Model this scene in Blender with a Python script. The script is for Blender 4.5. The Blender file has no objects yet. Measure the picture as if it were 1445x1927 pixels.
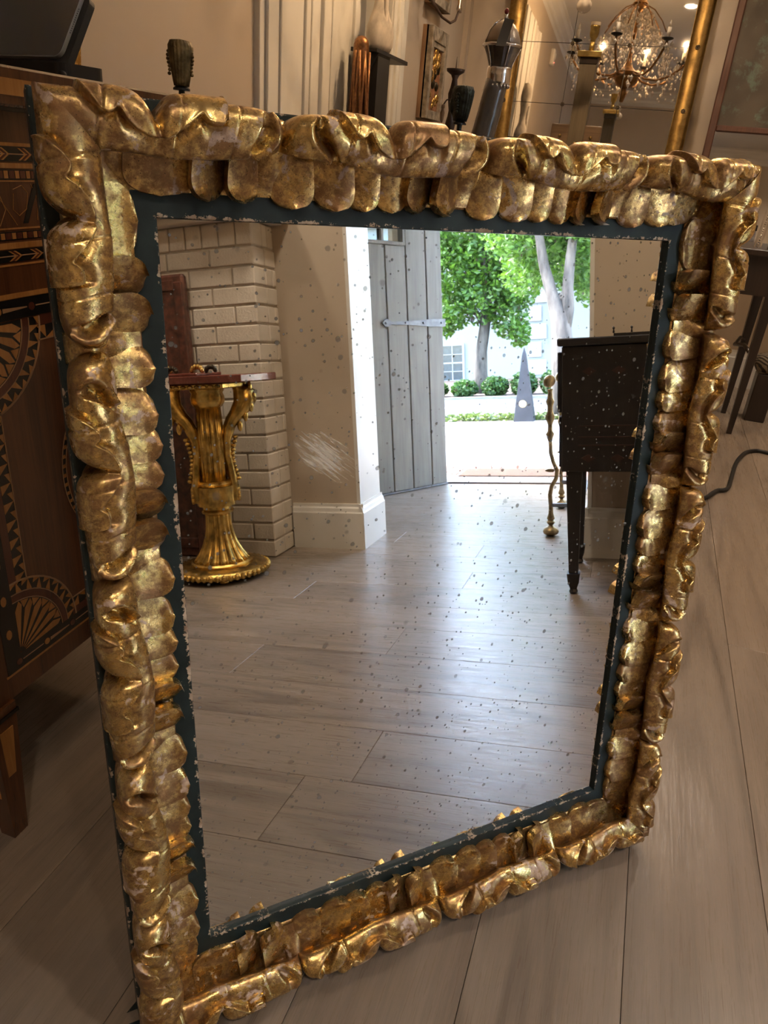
import bpy, bmesh, math, random
from mathutils import Vector, Matrix
random.seed(7)
PI = math.pi
scene = bpy.context.scene
COL = scene.collection

# ------------------------------------------------------------------ camera
RIGHT = Vector((0.940346, 0.330739, 0.079759)); FWD = Vector((-0.265074, 0.859188, -0.437643))
FWD = FWD.normalized(); RIGHT = (RIGHT - FWD*RIGHT.dot(FWD)).normalized(); UPV = RIGHT.cross(FWD)
cam_d = bpy.data.cameras.new('camera'); cam = bpy.data.objects.new('camera', cam_d); COL.objects.link(cam)
M = Matrix((RIGHT, UPV, -FWD)).transposed().to_4x4(); M.translation = Vector((0, 0, 1.1235)); cam.matrix_world = M
cam_d.sensor_fit = 'VERTICAL'; cam_d.sensor_height = 36.0; cam_d.sensor_width = 27.0
cam_d.lens = 1366.3/1927*36.0; cam_d.clip_start = 0.02; cam_d.clip_end = 300
scene.camera = cam

# ------------------------------------------------------------------ world, sun, exposure
scene.view_settings.view_transform = 'Standard'; scene.view_settings.look = 'None'
scene.view_settings.gamma = 1.0; scene.view_settings.use_curve_mapping = False
scene.view_settings.exposure = 0.90
cyc = scene.cycles
cyc.max_bounces = 6; cyc.diffuse_bounces = 3; cyc.glossy_bounces = 4; cyc.transmission_bounces = 4; cyc.transparent_max_bounces = 4
cyc.caustics_reflective = False; cyc.caustics_refractive = False; cyc.blur_glossy = .5
cyc.use_adaptive_sampling = True; cyc.adaptive_threshold = .14; cyc.adaptive_min_samples = 16; cyc.use_light_tree = False
world = bpy.data.worlds.new('sky'); scene.world = world; world.use_nodes = True
wn = world.node_tree; wn.nodes.clear()
sky = wn.nodes.new('ShaderNodeTexSky'); sky.sky_type = 'NISHITA'; sky.sun_disc = False
sky.sun_elevation = math.radians(48); sky.sun_rotation = math.radians(150); sky.air_density = 1.0; sky.dust_density = 2.0
bg = wn.nodes.new('ShaderNodeBackground'); bg.inputs['Strength'].default_value = 3.0
wo = wn.nodes.new('ShaderNodeOutputWorld')
wn.links.new(sky.outputs[0], bg.inputs[0]); wn.links.new(bg.outputs[0], wo.inputs[0])
sun_d = bpy.data.lights.new('sun', 'SUN'); sun_d.energy = 4.0; sun_d.angle = math.radians(1.5); sun_d.color = (1.0, .95, .86)
sun_o = bpy.data.objects.new('sun', sun_d); COL.objects.link(sun_o)
sun_dir = Vector((0.28, 0.66, -0.80))            # travels down the street, steeply
sun_o.rotation_euler = sun_dir.to_track_quat('-Z', 'Y').to_euler(); sun_o.location = (8, -8, 12)

# positions of the room's own lamps: recessed downlights (x, y, watts, where) and the chandelier
DOWN = [(1.30,-.80,34,'above the brick chimney breast'), (.45,-.70,42,'above the front of the room'), (1.45,.25,62,'nearest the street opening'), (-.10,1.90,7,'above the leaning mirror'), (1.3,2.1,60,'over the right of the room'), (-.4,4.3,38,'in front of the panelled mirror'), (.9,4.1,45,'at the back right'), (3.2,1.5,15,'inside the street lobby')]
CHAND = (-.43, 3.40, 2.03); CHAND_W = 10.; BM_TILT = 3.0; SENS_Y = 1.6

# ------------------------------------------------------------------ helpers
def lerp(a, b, t): return a + (b-a)*t
def clamp(x, a=0., b=1.): return a if x < a else b if x > b else x
def sstep(a, b, x):
    if a == b: return 0. if x < a else 1.
    t = clamp((x-a)/(b-a)); return t*t*(3-2*t)

class MB:
    """collects geometry, then links it as ONE mesh object"""
    def __init__(s): s.v = []; s.f = []; s.t = None
    def box(s, a, b):
        x0, y0, z0 = a; x1, y1, z1 = b; i = len(s.v)
        s.v += [(x0,y0,z0),(x1,y0,z0),(x1,y1,z0),(x0,y1,z0),(x0,y0,z1),(x1,y0,z1),(x1,y1,z1),(x0,y1,z1)]
        s.f += [(i,i+3,i+2,i+1),(i+4,i+5,i+6,i+7),(i,i+1,i+5,i+4),(i+1,i+2,i+6,i+5),(i+2,i+3,i+7,i+6),(i+3,i,i+4,i+7)]
        return s
    def cbox(s, c, d): return s.box([c[k]-d[k]/2 for k in range(3)], [c[k]+d[k]/2 for k in range(3)])
    def frustum(s, c0, d0, c1, d1):
        i = len(s.v)
        for c, d in ((c0, d0), (c1, d1)):
            for sx, sy in ((-1,-1),(1,-1),(1,1),(-1,1)): s.v.append((c[0]+sx*d[0]/2, c[1]+sy*d[1]/2, c[2]))
        s.f += [(i,i+3,i+2,i+1),(i+4,i+5,i+6,i+7),(i,i+1,i+5,i+4),(i+1,i+2,i+6,i+5),(i+2,i+3,i+7,i+6),(i+3,i,i+4,i+7)]
        return s
    def grid(s, nu, nv, fn, closeu=False, flip=False):
        i = len(s.v)
        for a in range(nu):
            for b in range(nv): s.v.append(tuple(fn(a, b)))
        na = nu if closeu else nu-1
        for a in range(na):
            for b in range(nv-1):
                p = i+a*nv+b; q = i+((a+1) % nu)*nv+b
                s.f.append((p,p+1,q+1,q) if flip else (p,q,q+1,p+1))
        return s
    def lathe(s, prof, c=(0,0,0), n=24, squash=(1,1), flute=None, axis=None):
        i = len(s.v); m = len(prof)
        for a in range(n):
            th = 2*PI*a/n
            for j, (r, z) in enumerate(prof):
                rr = r if flute is None else flute(r, z, th)
                p = Vector((rr*math.cos(th)*squash[0], rr*math.sin(th)*squash[1], z))
                if axis is not None: p = axis @ p
                s.v.append((c[0]+p.x, c[1]+p.y, c[2]+p.z))
        for a in range(n):
            for j in range(m-1):
                p = i+a*m+j; q = i+((a+1) % n)*m+j
                s.f.append((p,q,q+1,p+1))
        s.f.append(tuple(i+a*m for a in range(n))[::-1]); s.f.append(tuple(i+a*m+m-1 for a in range(n)))
        return s
    def tube(s, pts, r, n=8, cap=True):
        pts = [Vector(p) for p in pts]; m = len(pts); i = len(s.v)
        rr = r if isinstance(r, (list, tuple)) else [r]*m
        up = Vector((0,0,1)); prev = None
        for k in range(m):
            d = (pts[min(k+1, m-1)]-pts[max(k-1, 0)])
            if d.length < 1e-9: d = Vector((0,0,1))
            d.normalize()
            if prev is None:
                a = up.cross(d)
                if a.length < .05: a = Vector((1,0,0)).cross(d)
                a.normalize()
            else:
                a = prev - d*prev.dot(d)
                if a.length < 1e-6: a = Vector((1,0,0)).cross(d)
                a.normalize()
            prev = a; b = d.cross(a)
            for q in range(n):
                th = 2*PI*q/n; p = pts[k]+(a*math.cos(th)+b*math.sin(th))*rr[k]; s.v.append(tuple(p))
        for k in range(m-1):
            for q in range(n):
                a0 = i+k*n+q; a1 = i+k*n+(q+1) % n
                s.f.append((a0,a1,a1+n,a0+n))
        if cap:
            s.f.append(tuple(i+q for q in range(n))[::-1]); s.f.append(tuple(i+(m-1)*n+q for q in range(n)))
        return s
    def prism(s, poly, fn, h0, h1):
        """poly of 2D points, fn(p2, h) -> 3D"""
        i = len(s.v); n = len(poly)
        for p in poly: s.v.append(tuple(fn(p, h0)))
        for p in poly: s.v.append(tuple(fn(p, h1)))
        s.f.append(tuple(range(i, i+n))[::-1]); s.f.append(tuple(range(i+n, i+2*n)))
        for k in range(n):
            j = (k+1) % n; s.f.append((i+k, i+j, i+n+j, i+n+k))
        return s
    def ball(s, c, r, nu=10, nv=6):
        i = len(s.v); r3 = r if isinstance(r, (tuple, list)) else (r, r, r)
        for a in range(nu):
            for b in range(nv+1):
                th = 2*PI*a/nu; ph = PI*b/nv-PI/2
                s.v.append((c[0]+r3[0]*math.cos(ph)*math.cos(th), c[1]+r3[1]*math.cos(ph)*math.sin(th), c[2]+r3[2]*math.sin(ph)))
        m = nv+1
        for a in range(nu):
            for b in range(nv):
                p = i+a*m+b; q = i+((a+1) % nu)*m+b; s.f.append((p,q,q+1,p+1))
        return s
    def xf(s, fn): s.v = [tuple(fn(Vector(p))) for p in s.v]; return s
    def build(s, name, mat=None, parent=None, smooth=False, bevel=0, fix=True, sharp=None):
        me = bpy.data.meshes.new(name); me.from_pydata(s.v, [], s.f)
        if fix:
            bm = bmesh.new(); bm.from_mesh(me)
            bmesh.ops.remove_doubles(bm, verts=bm.verts, dist=1e-6)
            bmesh.ops.recalc_face_normals(bm, faces=bm.faces)
            if bevel: bmesh.ops.bevel(bm, geom=[e for e in bm.edges if e.calc_face_angle(0) > .5], offset=bevel, segments=1, affect='EDGES')
            bm.to_mesh(me); bm.free()
        if smooth:
            me.polygons.foreach_set('use_smooth', [True]*len(me.polygons))
            if sharp is not None: me.set_sharp_from_angle(angle=math.radians(sharp))
        if mat: me.materials.append(mat)
        me.update()
        o = bpy.data.objects.new(name, me); COL.objects.link(o)
        if parent: o.parent = parent
        return o

def tag(o, label=None, cat=None, group=None, kind=None):
    if label: o['label'] = label
    if cat: o['category'] = cat
    if group: o['group'] = group
    if kind: o['kind'] = kind
    return o
def thing(name, loc, label, cat, group=None, rz=0, mat3=None):
    o = bpy.data.objects.new(name, None); COL.objects.link(o); o.location = loc; o.rotation_euler = (0,0,rz); o.empty_display_size = .05
    if mat3 is not None:
        m = mat3.to_4x4(); m.translation = Vector(loc); o.matrix_world = m
    return tag(o, label, cat, group)
def link_copy(src, parent=None):
    c = src.copy(); COL.objects.link(c)
    if parent: c.parent = parent
    return c

# ------------------------------------------------------------------ materials
class NT:
    def __init__(s, name):
        s.m = bpy.data.materials.new(name); s.m.use_nodes = True; s.t = s.m.node_tree; s.t.nodes.clear()
        s.out = s.t.nodes.new('ShaderNodeOutputMaterial'); s.b = s.t.nodes.new('ShaderNodeBsdfPrincipled')
        s.t.links.new(s.b.outputs[0], s.out.inputs[0])
    def n(s, typ, **kw):
        nd = s.t.nodes.new(typ)
        for k, v in kw.items(): setattr(nd, k, v)
        return nd
    def l(s, a, b): s.t.links.new(a, b)
    def set(s, k, v):
        i = s.b.inputs[k]
        if hasattr(v, 'is_output') or isinstance(v, bpy.types.NodeSocket): s.l(v, i)
        else: i.default_value = v
    def coord(s, which='Object', scale=(1,1,1), loc=(0,0,0), rot=(0,0,0), rnd=False):
        tc = s.n('ShaderNodeTexCoord'); mp = s.n('ShaderNodeMapping')
        mp.inputs['Scale'].default_value = scale; mp.inputs['Location'].default_value = loc; mp.inputs['Rotation'].default_value = rot
        src = tc.outputs[which]
        if rnd:
            oi = s.n('ShaderNodeObjectInfo'); mul = s.n('ShaderNodeMath', operation='MULTIPLY'); mul.inputs[1].default_value = 37.0
            s.l(oi.outputs['Random'], mul.inputs[0]); ad = s.n('ShaderNodeVectorMath', operation='ADD')
            s.l(src, ad.inputs[0]); s.l(mul.outputs[0], ad.inputs[1]); src = ad.outputs[0]
        s.l(src, mp.inputs[0]); return mp.outputs[0]
    def noise(s, vec, scale=5, detail=4, rough=.55, dist=0.):
        nd = s.n('ShaderNodeTexNoise'); nd.inputs['Scale'].default_value = scale; nd.inputs['Detail'].default_value = detail
        nd.inputs['Roughness'].default_value = rough; nd.inputs['Distortion'].default_value = dist
        s.l(vec, nd.inputs['Vector']); return nd.outputs[0]
    def voro(s, vec, scale=5, feature='F1', out='Distance', rand=1.):
        nd = s.n('ShaderNodeTexVoronoi', feature=feature); nd.inputs['Scale'].default_value = scale; nd.inputs['Randomness'].default_value = rand
        s.l(vec, nd.inputs['Vector']); return nd.outputs[out]
    def ramp(s, fac, stops, interp='LINEAR'):
        nd = s.n('ShaderNodeValToRGB'); cr = nd.color_ramp; cr.interpolation = interp
        while len(cr.elements) > len(stops): cr.elements.remove(cr.elements[-1])
        while len(cr.elements) < len(stops): cr.elements.new(.5)
        for e, (p, c) in zip(cr.elements, stops):
            e.position = p; e.color = (c, c, c, 1) if isinstance(c, (int, float)) else (*c, 1)
        s.l(fac, nd.inputs[0]); return nd.outputs[0]
    def mix(s, fac, a, b, blend='MIX'):
        nd = s.n('ShaderNodeMix', data_type='RGBA', blend_type=blend)
        for v, i in ((fac, 0), (a, 6), (b, 7)):
            if isinstance(v, bpy.types.NodeSocket): s.l(v, nd.inputs[i])
            elif isinstance(v, (int, float)): nd.inputs[i].default_value = v if i == 0 else (v, v, v, 1)
            else: nd.inputs[i].default_value = (*v, 1)
        return nd.outputs[2]
    def math(s, op, a, b=0., c=None):
        nd = s.n('ShaderNodeMath', operation=op)
        for v, i in ((a, 0), (b, 1), (c, 2)):
            if v is None: continue
            if isinstance(v, bpy.types.NodeSocket): s.l(v, nd.inputs[i])
            else: nd.inputs[i].default_value = v
        return nd.outputs[0]
    def bump(s, height, strength=.3, dist=.002):
        nd = s.n('ShaderNodeBump'); nd.inputs['Strength'].default_value = strength; nd.inputs['Distance'].default_value = dist
        s.l(height, nd.inputs['Height']); s.l(nd.outputs[0], s.b.inputs['Normal'])

def simple(name, col, rough=.5, metal=0., var=.12, scale=8., bump=0., bscale=40., coat=0., stretch=(1,1,1), rnd=True):
    t = NT(name); v = t.coord('Object', stretch, rnd=rnd); nz = t.noise(v, scale, 5)
    d = tuple(c*(1-var*1.6) for c in col); b = tuple(min(1, c*(1+var)) for c in col)
    t.set('Base Color', t.ramp(nz, [(.3, d), (.7, b)])); t.set('Roughness', rough); t.set('Metallic', metal)
    if coat: t.set('Coat Weight', coat); t.set('Coat Roughness', .08)
    if bump: t.bump(t.noise(v, bscale, 4), bump, .002)
    return t.m

def gilt_mat(name, gold=(.80,.57,.23), gold2=(.44,.28,.10), bole=.48, gesso=.60, sc=1., rough=.33):
    t = NT(name); v = t.coord('Object')
    big = t.noise(v, 13*sc, 5, .72, .5); fine = t.noise(v, 110*sc, 4, .80); mid = t.noise(v, 40*sc, 4, .65, .6)
    goldc = t.ramp(mid, [(.32, gold2), (.62, gold)])
    bm_ = t.math('ADD', t.math('ADD', t.math('MULTIPLY', big, .36), t.math('MULTIPLY', fine, .34)), t.math('MULTIPLY', mid, .30))
    bmask = t.math('SUBTRACT', 1., t.ramp(bm_, [(bole-.045, 0.), (bole+.035, 1.)]))
    v2 = t.coord('Object', (1,1,1), (3.1,1.7,.4)); gz = t.math('ADD', t.math('MULTIPLY', t.noise(v2, 24*sc, 5, .6, 1.2), .75), t.math('MULTIPLY', t.noise(v2, 130*sc, 3, .6), .25))
    gmask = t.ramp(gz, [(gesso-.015, 0.), (gesso+.012, 1.)])
    spots = t.math('MULTIPLY', t.ramp(t.voro(v, 300*sc), [(.10, 1.), (.18, 0.)]), t.ramp(t.noise(v, 38*sc, 3), [(.44, 0.), (.52, 1.)]))
    # hairline age cracks
    vc = t.coord('Object', (1,1,1)); wob = t.n('ShaderNodeVectorMath', operation='ADD'); nzc = t.n('ShaderNodeTexNoise'); nzc.inputs['Scale'].default_value = 60*sc; t.l(vc, nzc.inputs['Vector']); scl = t.n('ShaderNodeVectorMath', operation='SCALE'); scl.inputs['Scale'].default_value = .012; t.l(nzc.outputs['Color'], scl.inputs[0]); t.l(vc, wob.inputs[0]); t.l(scl.outputs[0], wob.inputs[1])
    crk = t.math('MULTIPLY', t.ramp(t.voro(wob.outputs[0], 95*sc, 'DISTANCE_TO_EDGE'), [(.006, 1.), (.020, 0.)]), t.ramp(t.noise(v2, 30*sc, 4, .6), [(.57, 0.), (.62, 1.)]))
    bolec = t.ramp(fine, [(.3, (.095,.040,.019)), (.7, (.31,.142,.068))])
    c = t.mix(t.math('MULTIPLY', bmask, .76), goldc, bolec)
    c = t.mix(t.math('MULTIPLY', gmask, .85), c, t.ramp(fine, [(.3, (.38,.26,.20)), (.7, (.66,.53,.44))]))
    c = t.mix(t.math('MAXIMUM', spots, t.math('MULTIPLY', crk, .45)), c, (.02,.013,.008))
    t.set('Base Color', c)
    met = t.math('MULTIPLY', t.math('SUBTRACT', 1., t.math('MULTIPLY', bmask, .38)), t.math('SUBTRACT', 1., gmask))
    t.set('Metallic', met)
    t.set('Roughness', t.math('ADD', t.math('ADD', rough, t.math('MULTIPLY', bmask, .10)), t.math('ADD', t.math('MULTIPLY', gmask, .2), t.math('MULTIPLY', t.math('SUBTRACT', fine, .5), .35))))
    hgt = t.math('ADD', t.math('MULTIPLY', fine, .40), t.math('MULTIPLY', mid, .45))
    t.bump(hgt, .50, .0014)
    return t.m

GILT = gilt_mat('worn_gilding', (.76,.545,.22), (.45,.290,.102), .505, .595, 1., .25)
GILT_DARK = gilt_mat('antique_gilding', (.74,.50,.17), (.46,.27,.07), .36, .72, 1.0, .25)
def green_board():
    t = NT('dark_green_paint'); v = t.coord('Object'); nz = t.noise(v, 30, 5)
    base = t.ramp(nz, [(.3, (.010,.017,.018)), (.7, (.020,.034,.035))])
    at = t.n('ShaderNodeAttribute', attribute_name='edge'); e = at.outputs['Fac']
    wear = t.math('ADD', t.math('MULTIPLY', t.noise(t.coord('Object', (1,1,1), (5,2,1)), 38, 4, .6), .62), t.math('MULTIPLY', t.noise(v, 240, 3, .7), .38))
    m = t.ramp(t.math('ADD', wear, t.math('MULTIPLY', e, .20)), [(.655, 0.), (.675, 1.)])
    c = t.mix(m, base, t.ramp(t.noise(v, 60, 3), [(.3, (.30,.20,.14)), (.7, (.62,.52,.40))]))
    t.set('Base Color', c); t.set('Roughness', t.ramp(m, [(0, .5), (1, .85)])); t.set('Specular IOR Level', .3); t.bump(t.math('ADD', t.math('MULTIPLY', m, -.6), t.math('MULTIPLY', nz, .4)), .5, .001)
    return t.m
GREEN = green_board()
SMEAR_LOC = (.6148, -.5107, 0)
def glass_mat():
    t = NT('antique_mirror_glass'); v = t.coord('Object')
    def spots(scale, keep, r, off):
        vv = t.coord('Object', (1,1,1), off); wob = t.noise(vv, scale*3.5, 3)
        d = t.math('ADD', t.voro(vv, scale), t.math('MULTIPLY', wob, .12)); c = t.voro(vv, scale, 'F1', 'Color')
        sx = t.n('ShaderNodeSeparateColor'); t.l(c, sx.inputs[0])
        k = t.ramp(sx.outputs[0], [(keep, 0.), (keep+.02, 1.)])
        rad = t.math('MULTIPLY', sx.outputs[1], r); rad = t.math('ADD', rad, .05)
        return t.math('MULTIPLY', k, t.ramp(t.math('SUBTRACT', d, rad), [(.0, 1.), (.055, 0.)]))
    m = spots(105, .05, .17, (0,0,0))
    m = t.math('MAXIMUM', m, t.math('MULTIPLY', spots(74, .0, .15, (2,5,1)), .95))
    m = t.math('MAXIMUM', m, t.math('MULTIPLY', spots(50, .02, .15, (4,1,2)), .95))
    m = t.math('MAXIMUM', m, t.math('MULTIPLY', spots(24, .50, .13, (1,7,3)), .5))
    dens = t.ramp(t.noise(t.coord('Object', (1,1,1), (9,3,0)), 5, 4), [(.30, .5), (.5, 1.)])
    m = t.math('MULTIPLY', m, dens)
    # whitish scuffed smear on the glass (local coordinates of the mirror)
    sv = t.coord('Object', (1,1,1), (0,0,0)); sm = t.n('ShaderNodeMapping'); sm.vector_type = 'POINT'
    sm.inputs['Location'].default_value = SMEAR_LOC; sm.inputs['Rotation'].default_value = (0,0,math.radians(38)); t.l(sv, sm.inputs[0])
    sep = t.n('ShaderNodeSeparateXYZ'); t.l(sm.outputs[0], sep.inputs[0])
    ex = t.math('POWER', t.math('DIVIDE', sep.outputs[0], .042), 2.); ey = t.math('POWER', t.math('DIVIDE', sep.outputs[1], .024), 2.)
    st = t.n('ShaderNodeMapping'); st.inputs['Scale'].default_value = (28, 330, 1); t.l(sm.outputs[0], st.inputs[0])
    streak = t.noise(st.outputs[0], 1., 3, .6, .3)
    scuff = t.ramp(t.math('SUBTRACT', streak, t.math('MULTIPLY', t.math('ADD', ex, ey), .22)), [(.31, 0.), (.52, .65)])
    t.set('Metallic', 1.); t.set('Base Color', (.83,.84,.82,1)); t.set('Roughness', .012)
    d = t.n('ShaderNodeBsdfDiffuse'); d.inputs[0].default_value = (.17,.17,.165,1)
    w = t.n('ShaderNodeBsdfDiffuse'); w.inputs[0].default_value = (.75,.75,.72,1)
    mx = t.n('ShaderNodeMixShader'); t.l(t.math('MULTIPLY', m, .80), mx.inputs[0]); t.l(t.b.outputs[0], mx.inputs[1]); t.l(d.outputs[0], mx.inputs[2])
    mx2 = t.n('ShaderNodeMixShader'); t.l(scuff, mx2.inputs[0]); t.l(mx.outputs[0], mx2.inputs[1]); t.l(w.outputs[0], mx2.inputs[2])
    t.l(mx2.outputs[0], t.out.inputs[0])
    return t.m

def wood(name, dark, light, rough=.35, scale=1., axis=1, coat=0., grain=1., bump=.12):
    t = NT(name); st = [22*scale]*3; st[axis] = 1.6*scale
    v = t.coord('Object', tuple(st), rnd=True); a = t.noise(v, 1.2, 6, .6, .7); fine = [200*scale]*3; fine[axis] = 7*scale
    b = t.noise(t.coord('Object', tuple(fine), rnd=True), 1., 4, .6)
    f = t.math('ADD', t.math('MULTIPLY', a, .65), t.math('MULTIPLY', b, .35*grain))
    t.set('Base Color', t.ramp(f, [(.32, dark), (.62, light)])); t.set('Roughness', rough)
    if coat: t.set('Coat Weight', coat); t.set('Coat Roughness', .1)
    t.bump(b, bump, .001)
    return t.m
def oak_floor():
    t = NT('oak_plank')
    oi = t.n('ShaderNodeObjectInfo')
    def vec(scale):
        return t.coord('Object', scale, rnd=True)
    # broad figure: contour lines of a stretched noise give cathedral grain
    fig = t.noise(vec((3.2, .38, 3.2)), 1.0, 2, .5, .25)
    fr = t.math('FRACT', t.math('MULTIPLY', fig, 15.)); tri = t.math('ABSOLUTE', t.math('SUBTRACT', fr, .5))
    ringm = t.ramp(tri, [(.05, 0.), (.30, 1.)])
    warp = t.noise(vec((14, .9, 14)), 1., 5, .6, .3)
    pores = t.noise(vec((300, 9, 300)), 1., 3, .65)
    pore2 = t.noise(vec((90, 3.0, 90)), 1., 3, .6)
    area = t.ramp(t.noise(vec((2.2, .5, 2.2)), 1., 2), [(.42, 0.), (.6, 1.)])
    f = t.math('ADD', t.math('MULTIPLY', warp, .40), t.math('ADD', t.math('MULTIPLY', pores, .28), t.math('MULTIPLY', pore2, .22)))
    f = t.math('ADD', f, t.math('MULTIPLY', t.math('MULTIPLY', t.math('SUBTRACT', ringm, .8), area), .16))
    base = t.ramp(f, [(.27, (.135,.106,.082)), (.45, (.212,.170,.134)), (.62, (.275,.226,.181))])
    tint = t.ramp(oi.outputs['Random'], [(0., (.88,.87,.86)), (.5, (1.,.98,.96)), (1., (1.08,1.04,1.0))])
    t.set('Base Color', t.mix(1., base, tint, 'MULTIPLY'))
    t.set('Roughness', t.ramp(pores, [(.35, .40), (.6, .27)])); t.set('Specular IOR Level', .55)
    t.bump(t.math('ADD', t.math('MULTIPLY', pores, .7), t.math('MULTIPLY', pore2, .7)), .28, .0008)
    return t.m
OAK = oak_floor()
def paint(name, col, rough=.6, bump=.05):
    return simple(name, col, rough, 0., .03, 3., bump, 180.)
WALL = paint('beige_wall_paint', (.47,.385,.295)); WHITE = paint('white_trim_paint', (.66,.63,.57), .42); CEIL = paint('ceiling_paint', (.62,.60,.56), .7)
GREYW = paint('pale_grey_paint', (.55,.52,.47), .55)
DARKWOOD = wood('dark_stained_wood', (.012,.008,.006), (.035,.021,.015), .32, 1., 2, .3)
BRONZE = simple('dark_bronze', (.045,.032,.018), .42, .7, .5, 60., .6, 160.)
BLACK = simple('black_paint', (.012,.011,.010), .45, 0., .2)
BRASS = simple('aged_brass', (.46,.32,.13), .32, 1., .25, 30., .15, 90.)
STEEL = simple('brushed_steel', (.66,.65,.64), .35, .35, .08, 20.)
SILVER = simple('silver_mount', (.75,.70,.64), .18, 1., .1, 30., .1, 120.)
PLASTER = simple('plaster_cast', (.50,.44,.37), .8, 0., .22, 14., .4, 60.)
# ------------------------------------------------------------------ the gilt mirror on the floor
MW, MH, RW = 0.700, 0.938, 0.105
mh = Vector((0.698471, 0.715634, -0.002467)); mu = Vector((-0.098231, 0.099289, 0.990198)); mn = Vector((0.708864, -0.691383, 0.139648))
MTL = Vector((-0.463989, 0.656794, 1.051866))
mroot_loc = MTL + mh*(MW/2) - mu*(MH+RW)
GM = Matrix((mh, mu, mn)).transposed()
gm = thing('gilt_mirror', mroot_loc, 'large rectangular mirror in a carved worn gilt frame leaning in the foreground', 'mirror', mat3=GM)
def loc(s, v, z): return (s-MW/2, v+MH+RW, z)
RAILS = dict(top=(MW, lambda q, t, z: loc(q, t, z)), bottom=(MW, lambda q, t, z: loc(q, -MH-t, z)),
             left=(MH, lambda q, t, z: loc(-t, -q, z)), right=(MH, lambda q, t, z: loc(MW+t, -q, z)))
GLASS = glass_mat()
# glass plate
mb = MB(); mb.box(loc(-.008, -MH-.008, -.0110), loc(MW+.008, .008, -.0070)); mb.build('mirror_glass', GLASS, gm)['label'] = 'foxed old mirror glass'
# dark green boards, mitred, with a worn lip round the glass
def board(rail):
    L, fn = RAILS[rail]; bo = .122 if rail == 'bottom' else RW
    prof = [(0., -.034, .0), (0., -.0012, .45), (.0008, 0., .80), (.0032, 0., .66), (.0052, 0., .30), (.0075, .0, .05), (.016, .0, 0.), (.085, .0, 0.), (bo-.0055, .0, .1), (bo-.002, .0, .55), (bo, -.002, .62), (bo, -.034, .3)]
    nq = 60; vs = []; fs = []; ed = []
    for a in range(nq+1):
        for (t, z, e) in prof:
            q = lerp(-t, L+t, a/nq); vs.append(fn(q, t, z)); ed.append(e)
    m = len(prof)
    for a in range(nq):
        for j in range(m):
            k = (j+1) % m; fs.append((a*m+j, (a+1)*m+j, (a+1)*m+k, a*m+k))
    me = bpy.data.meshes.new('backing_board'); me.from_pydata(vs, [], fs)
    at = me.attributes.new('edge', 'FLOAT', 'POINT'); at.data.foreach_set('value', ed)
    bm = bmesh.new(); bm.from_mesh(me); bmesh.ops.recalc_face_normals(bm, faces=bm.faces); bm.to_mesh(me); bm.free()
    me.materials.append(GREEN); o = bpy.data.objects.new('backing_board', me); COL.objects.link(o); o.parent = gm
    o['label'] = 'dark green painted board with worn edge'
    return o
for r in RAILS: board(r)

PER = .2385
UNITS = dict(top=[-.1205+PER*k for k in range(4)], left=[-.1115+PER*k*.985 for k in range(5)],
             bottom=[-.1205+PER*k for k in range(4)], right=[-.1115+PER*k*.985 for k in range(5)])
def half_bump(x): return max(0., 1-abs(2*x-1)**5.0)**.60
def piece(x, pts):
    for (x0, y0), (x1, y1) in zip(pts, pts[1:]):
        if x <= x1:
            k = clamp((x-x0)/(x1-x0)); k = k*k*(3-2*k); return lerp(y0, y1, k)
    return pts[-1][1]
# one carved unit, traced as (position along the unit 0..1, distance from the sight edge)
FLAP = [(.00,.125),(.195,.118),(.215,.103),(.245,.0925),(.28,.0850),(.305,.0800),(.325,.0785),(.345,.0805),(.358,.0840),(.366,.0825),(.39,.0745),(.42,.0690),(.46,.0650),(.50,.0635),(.53,.0645),(.56,.0685),(.60,.0755),(.635,.0822),(.652,.0850),(.662,.0815),(.675,.0788),(.70,.0778),(.725,.0780),(.737,.0805),(.745,.0870),(.752,.099),(.760,.118),(1.,.125)]
def lin(x, pts):
    if x <= pts[0][0]: return pts[0][1]
    for (x0, y0), (x1, y1) in zip(pts, pts[1:]):
        if x <= x1: return lerp(y0, y1, (x-x0)/(x1-x0))
    return pts[-1][1]
FLAP_T = [sum(lin((i+j)/400, FLAP) for j in (-2,-1,0,1,2))/5 for i in range(401)]
def flap_t(sg): i = clamp(sg)*400; k = int(min(399, i)); return lerp(FLAP_T[k], FLAP_T[k+1], i-k)
HOL_S = [(.054,.262),(.058,.232),(.066,.185),(.075,.152),(.085,.138),(.098,.146),(.104,.156)]
HOL_E = [(.054,.850),(.060,.872),(.070,.908),(.080,.922),(.090,.916),(.098,.898),(.104,.885)]
def unit_shape(sg, rnd, endl, endr):
    e = max(0., 1-abs(2*sg-1)**19)
    if endl and sg < .5: e = 1.
    if endr and sg > .5: e = 1.
    e = e**.5
    A = half_bump(clamp(sg/.487)) if sg < .487 else half_bump(clamp((sg-.487)/.513))
    if endl and sg < .25: A = 1.
    if endr and sg > .75: A = 1.
    A = lerp(.30, 1., A) if .24 < sg < .74 else A
    t_out = .0745 + .0275*A*(.94+.06*rnd)
    t_in = lerp(.069, lin(sg, [(0,.060),(.12,.0585),(.28,.0575),(.40,.0515),(.55,.0485),(.70,.0505),(.83,.0535),(.94,.0585),(1,.062)]), e)
    if endl: t_in = min(t_in, .0515) if sg < .4 else t_in
    if endr: t_in = min(t_in, .0515) if sg > .6 else t_in
    zt = .024 + .0355*e*(.88+.12*A)
    return t_in, t_out, zt
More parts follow.
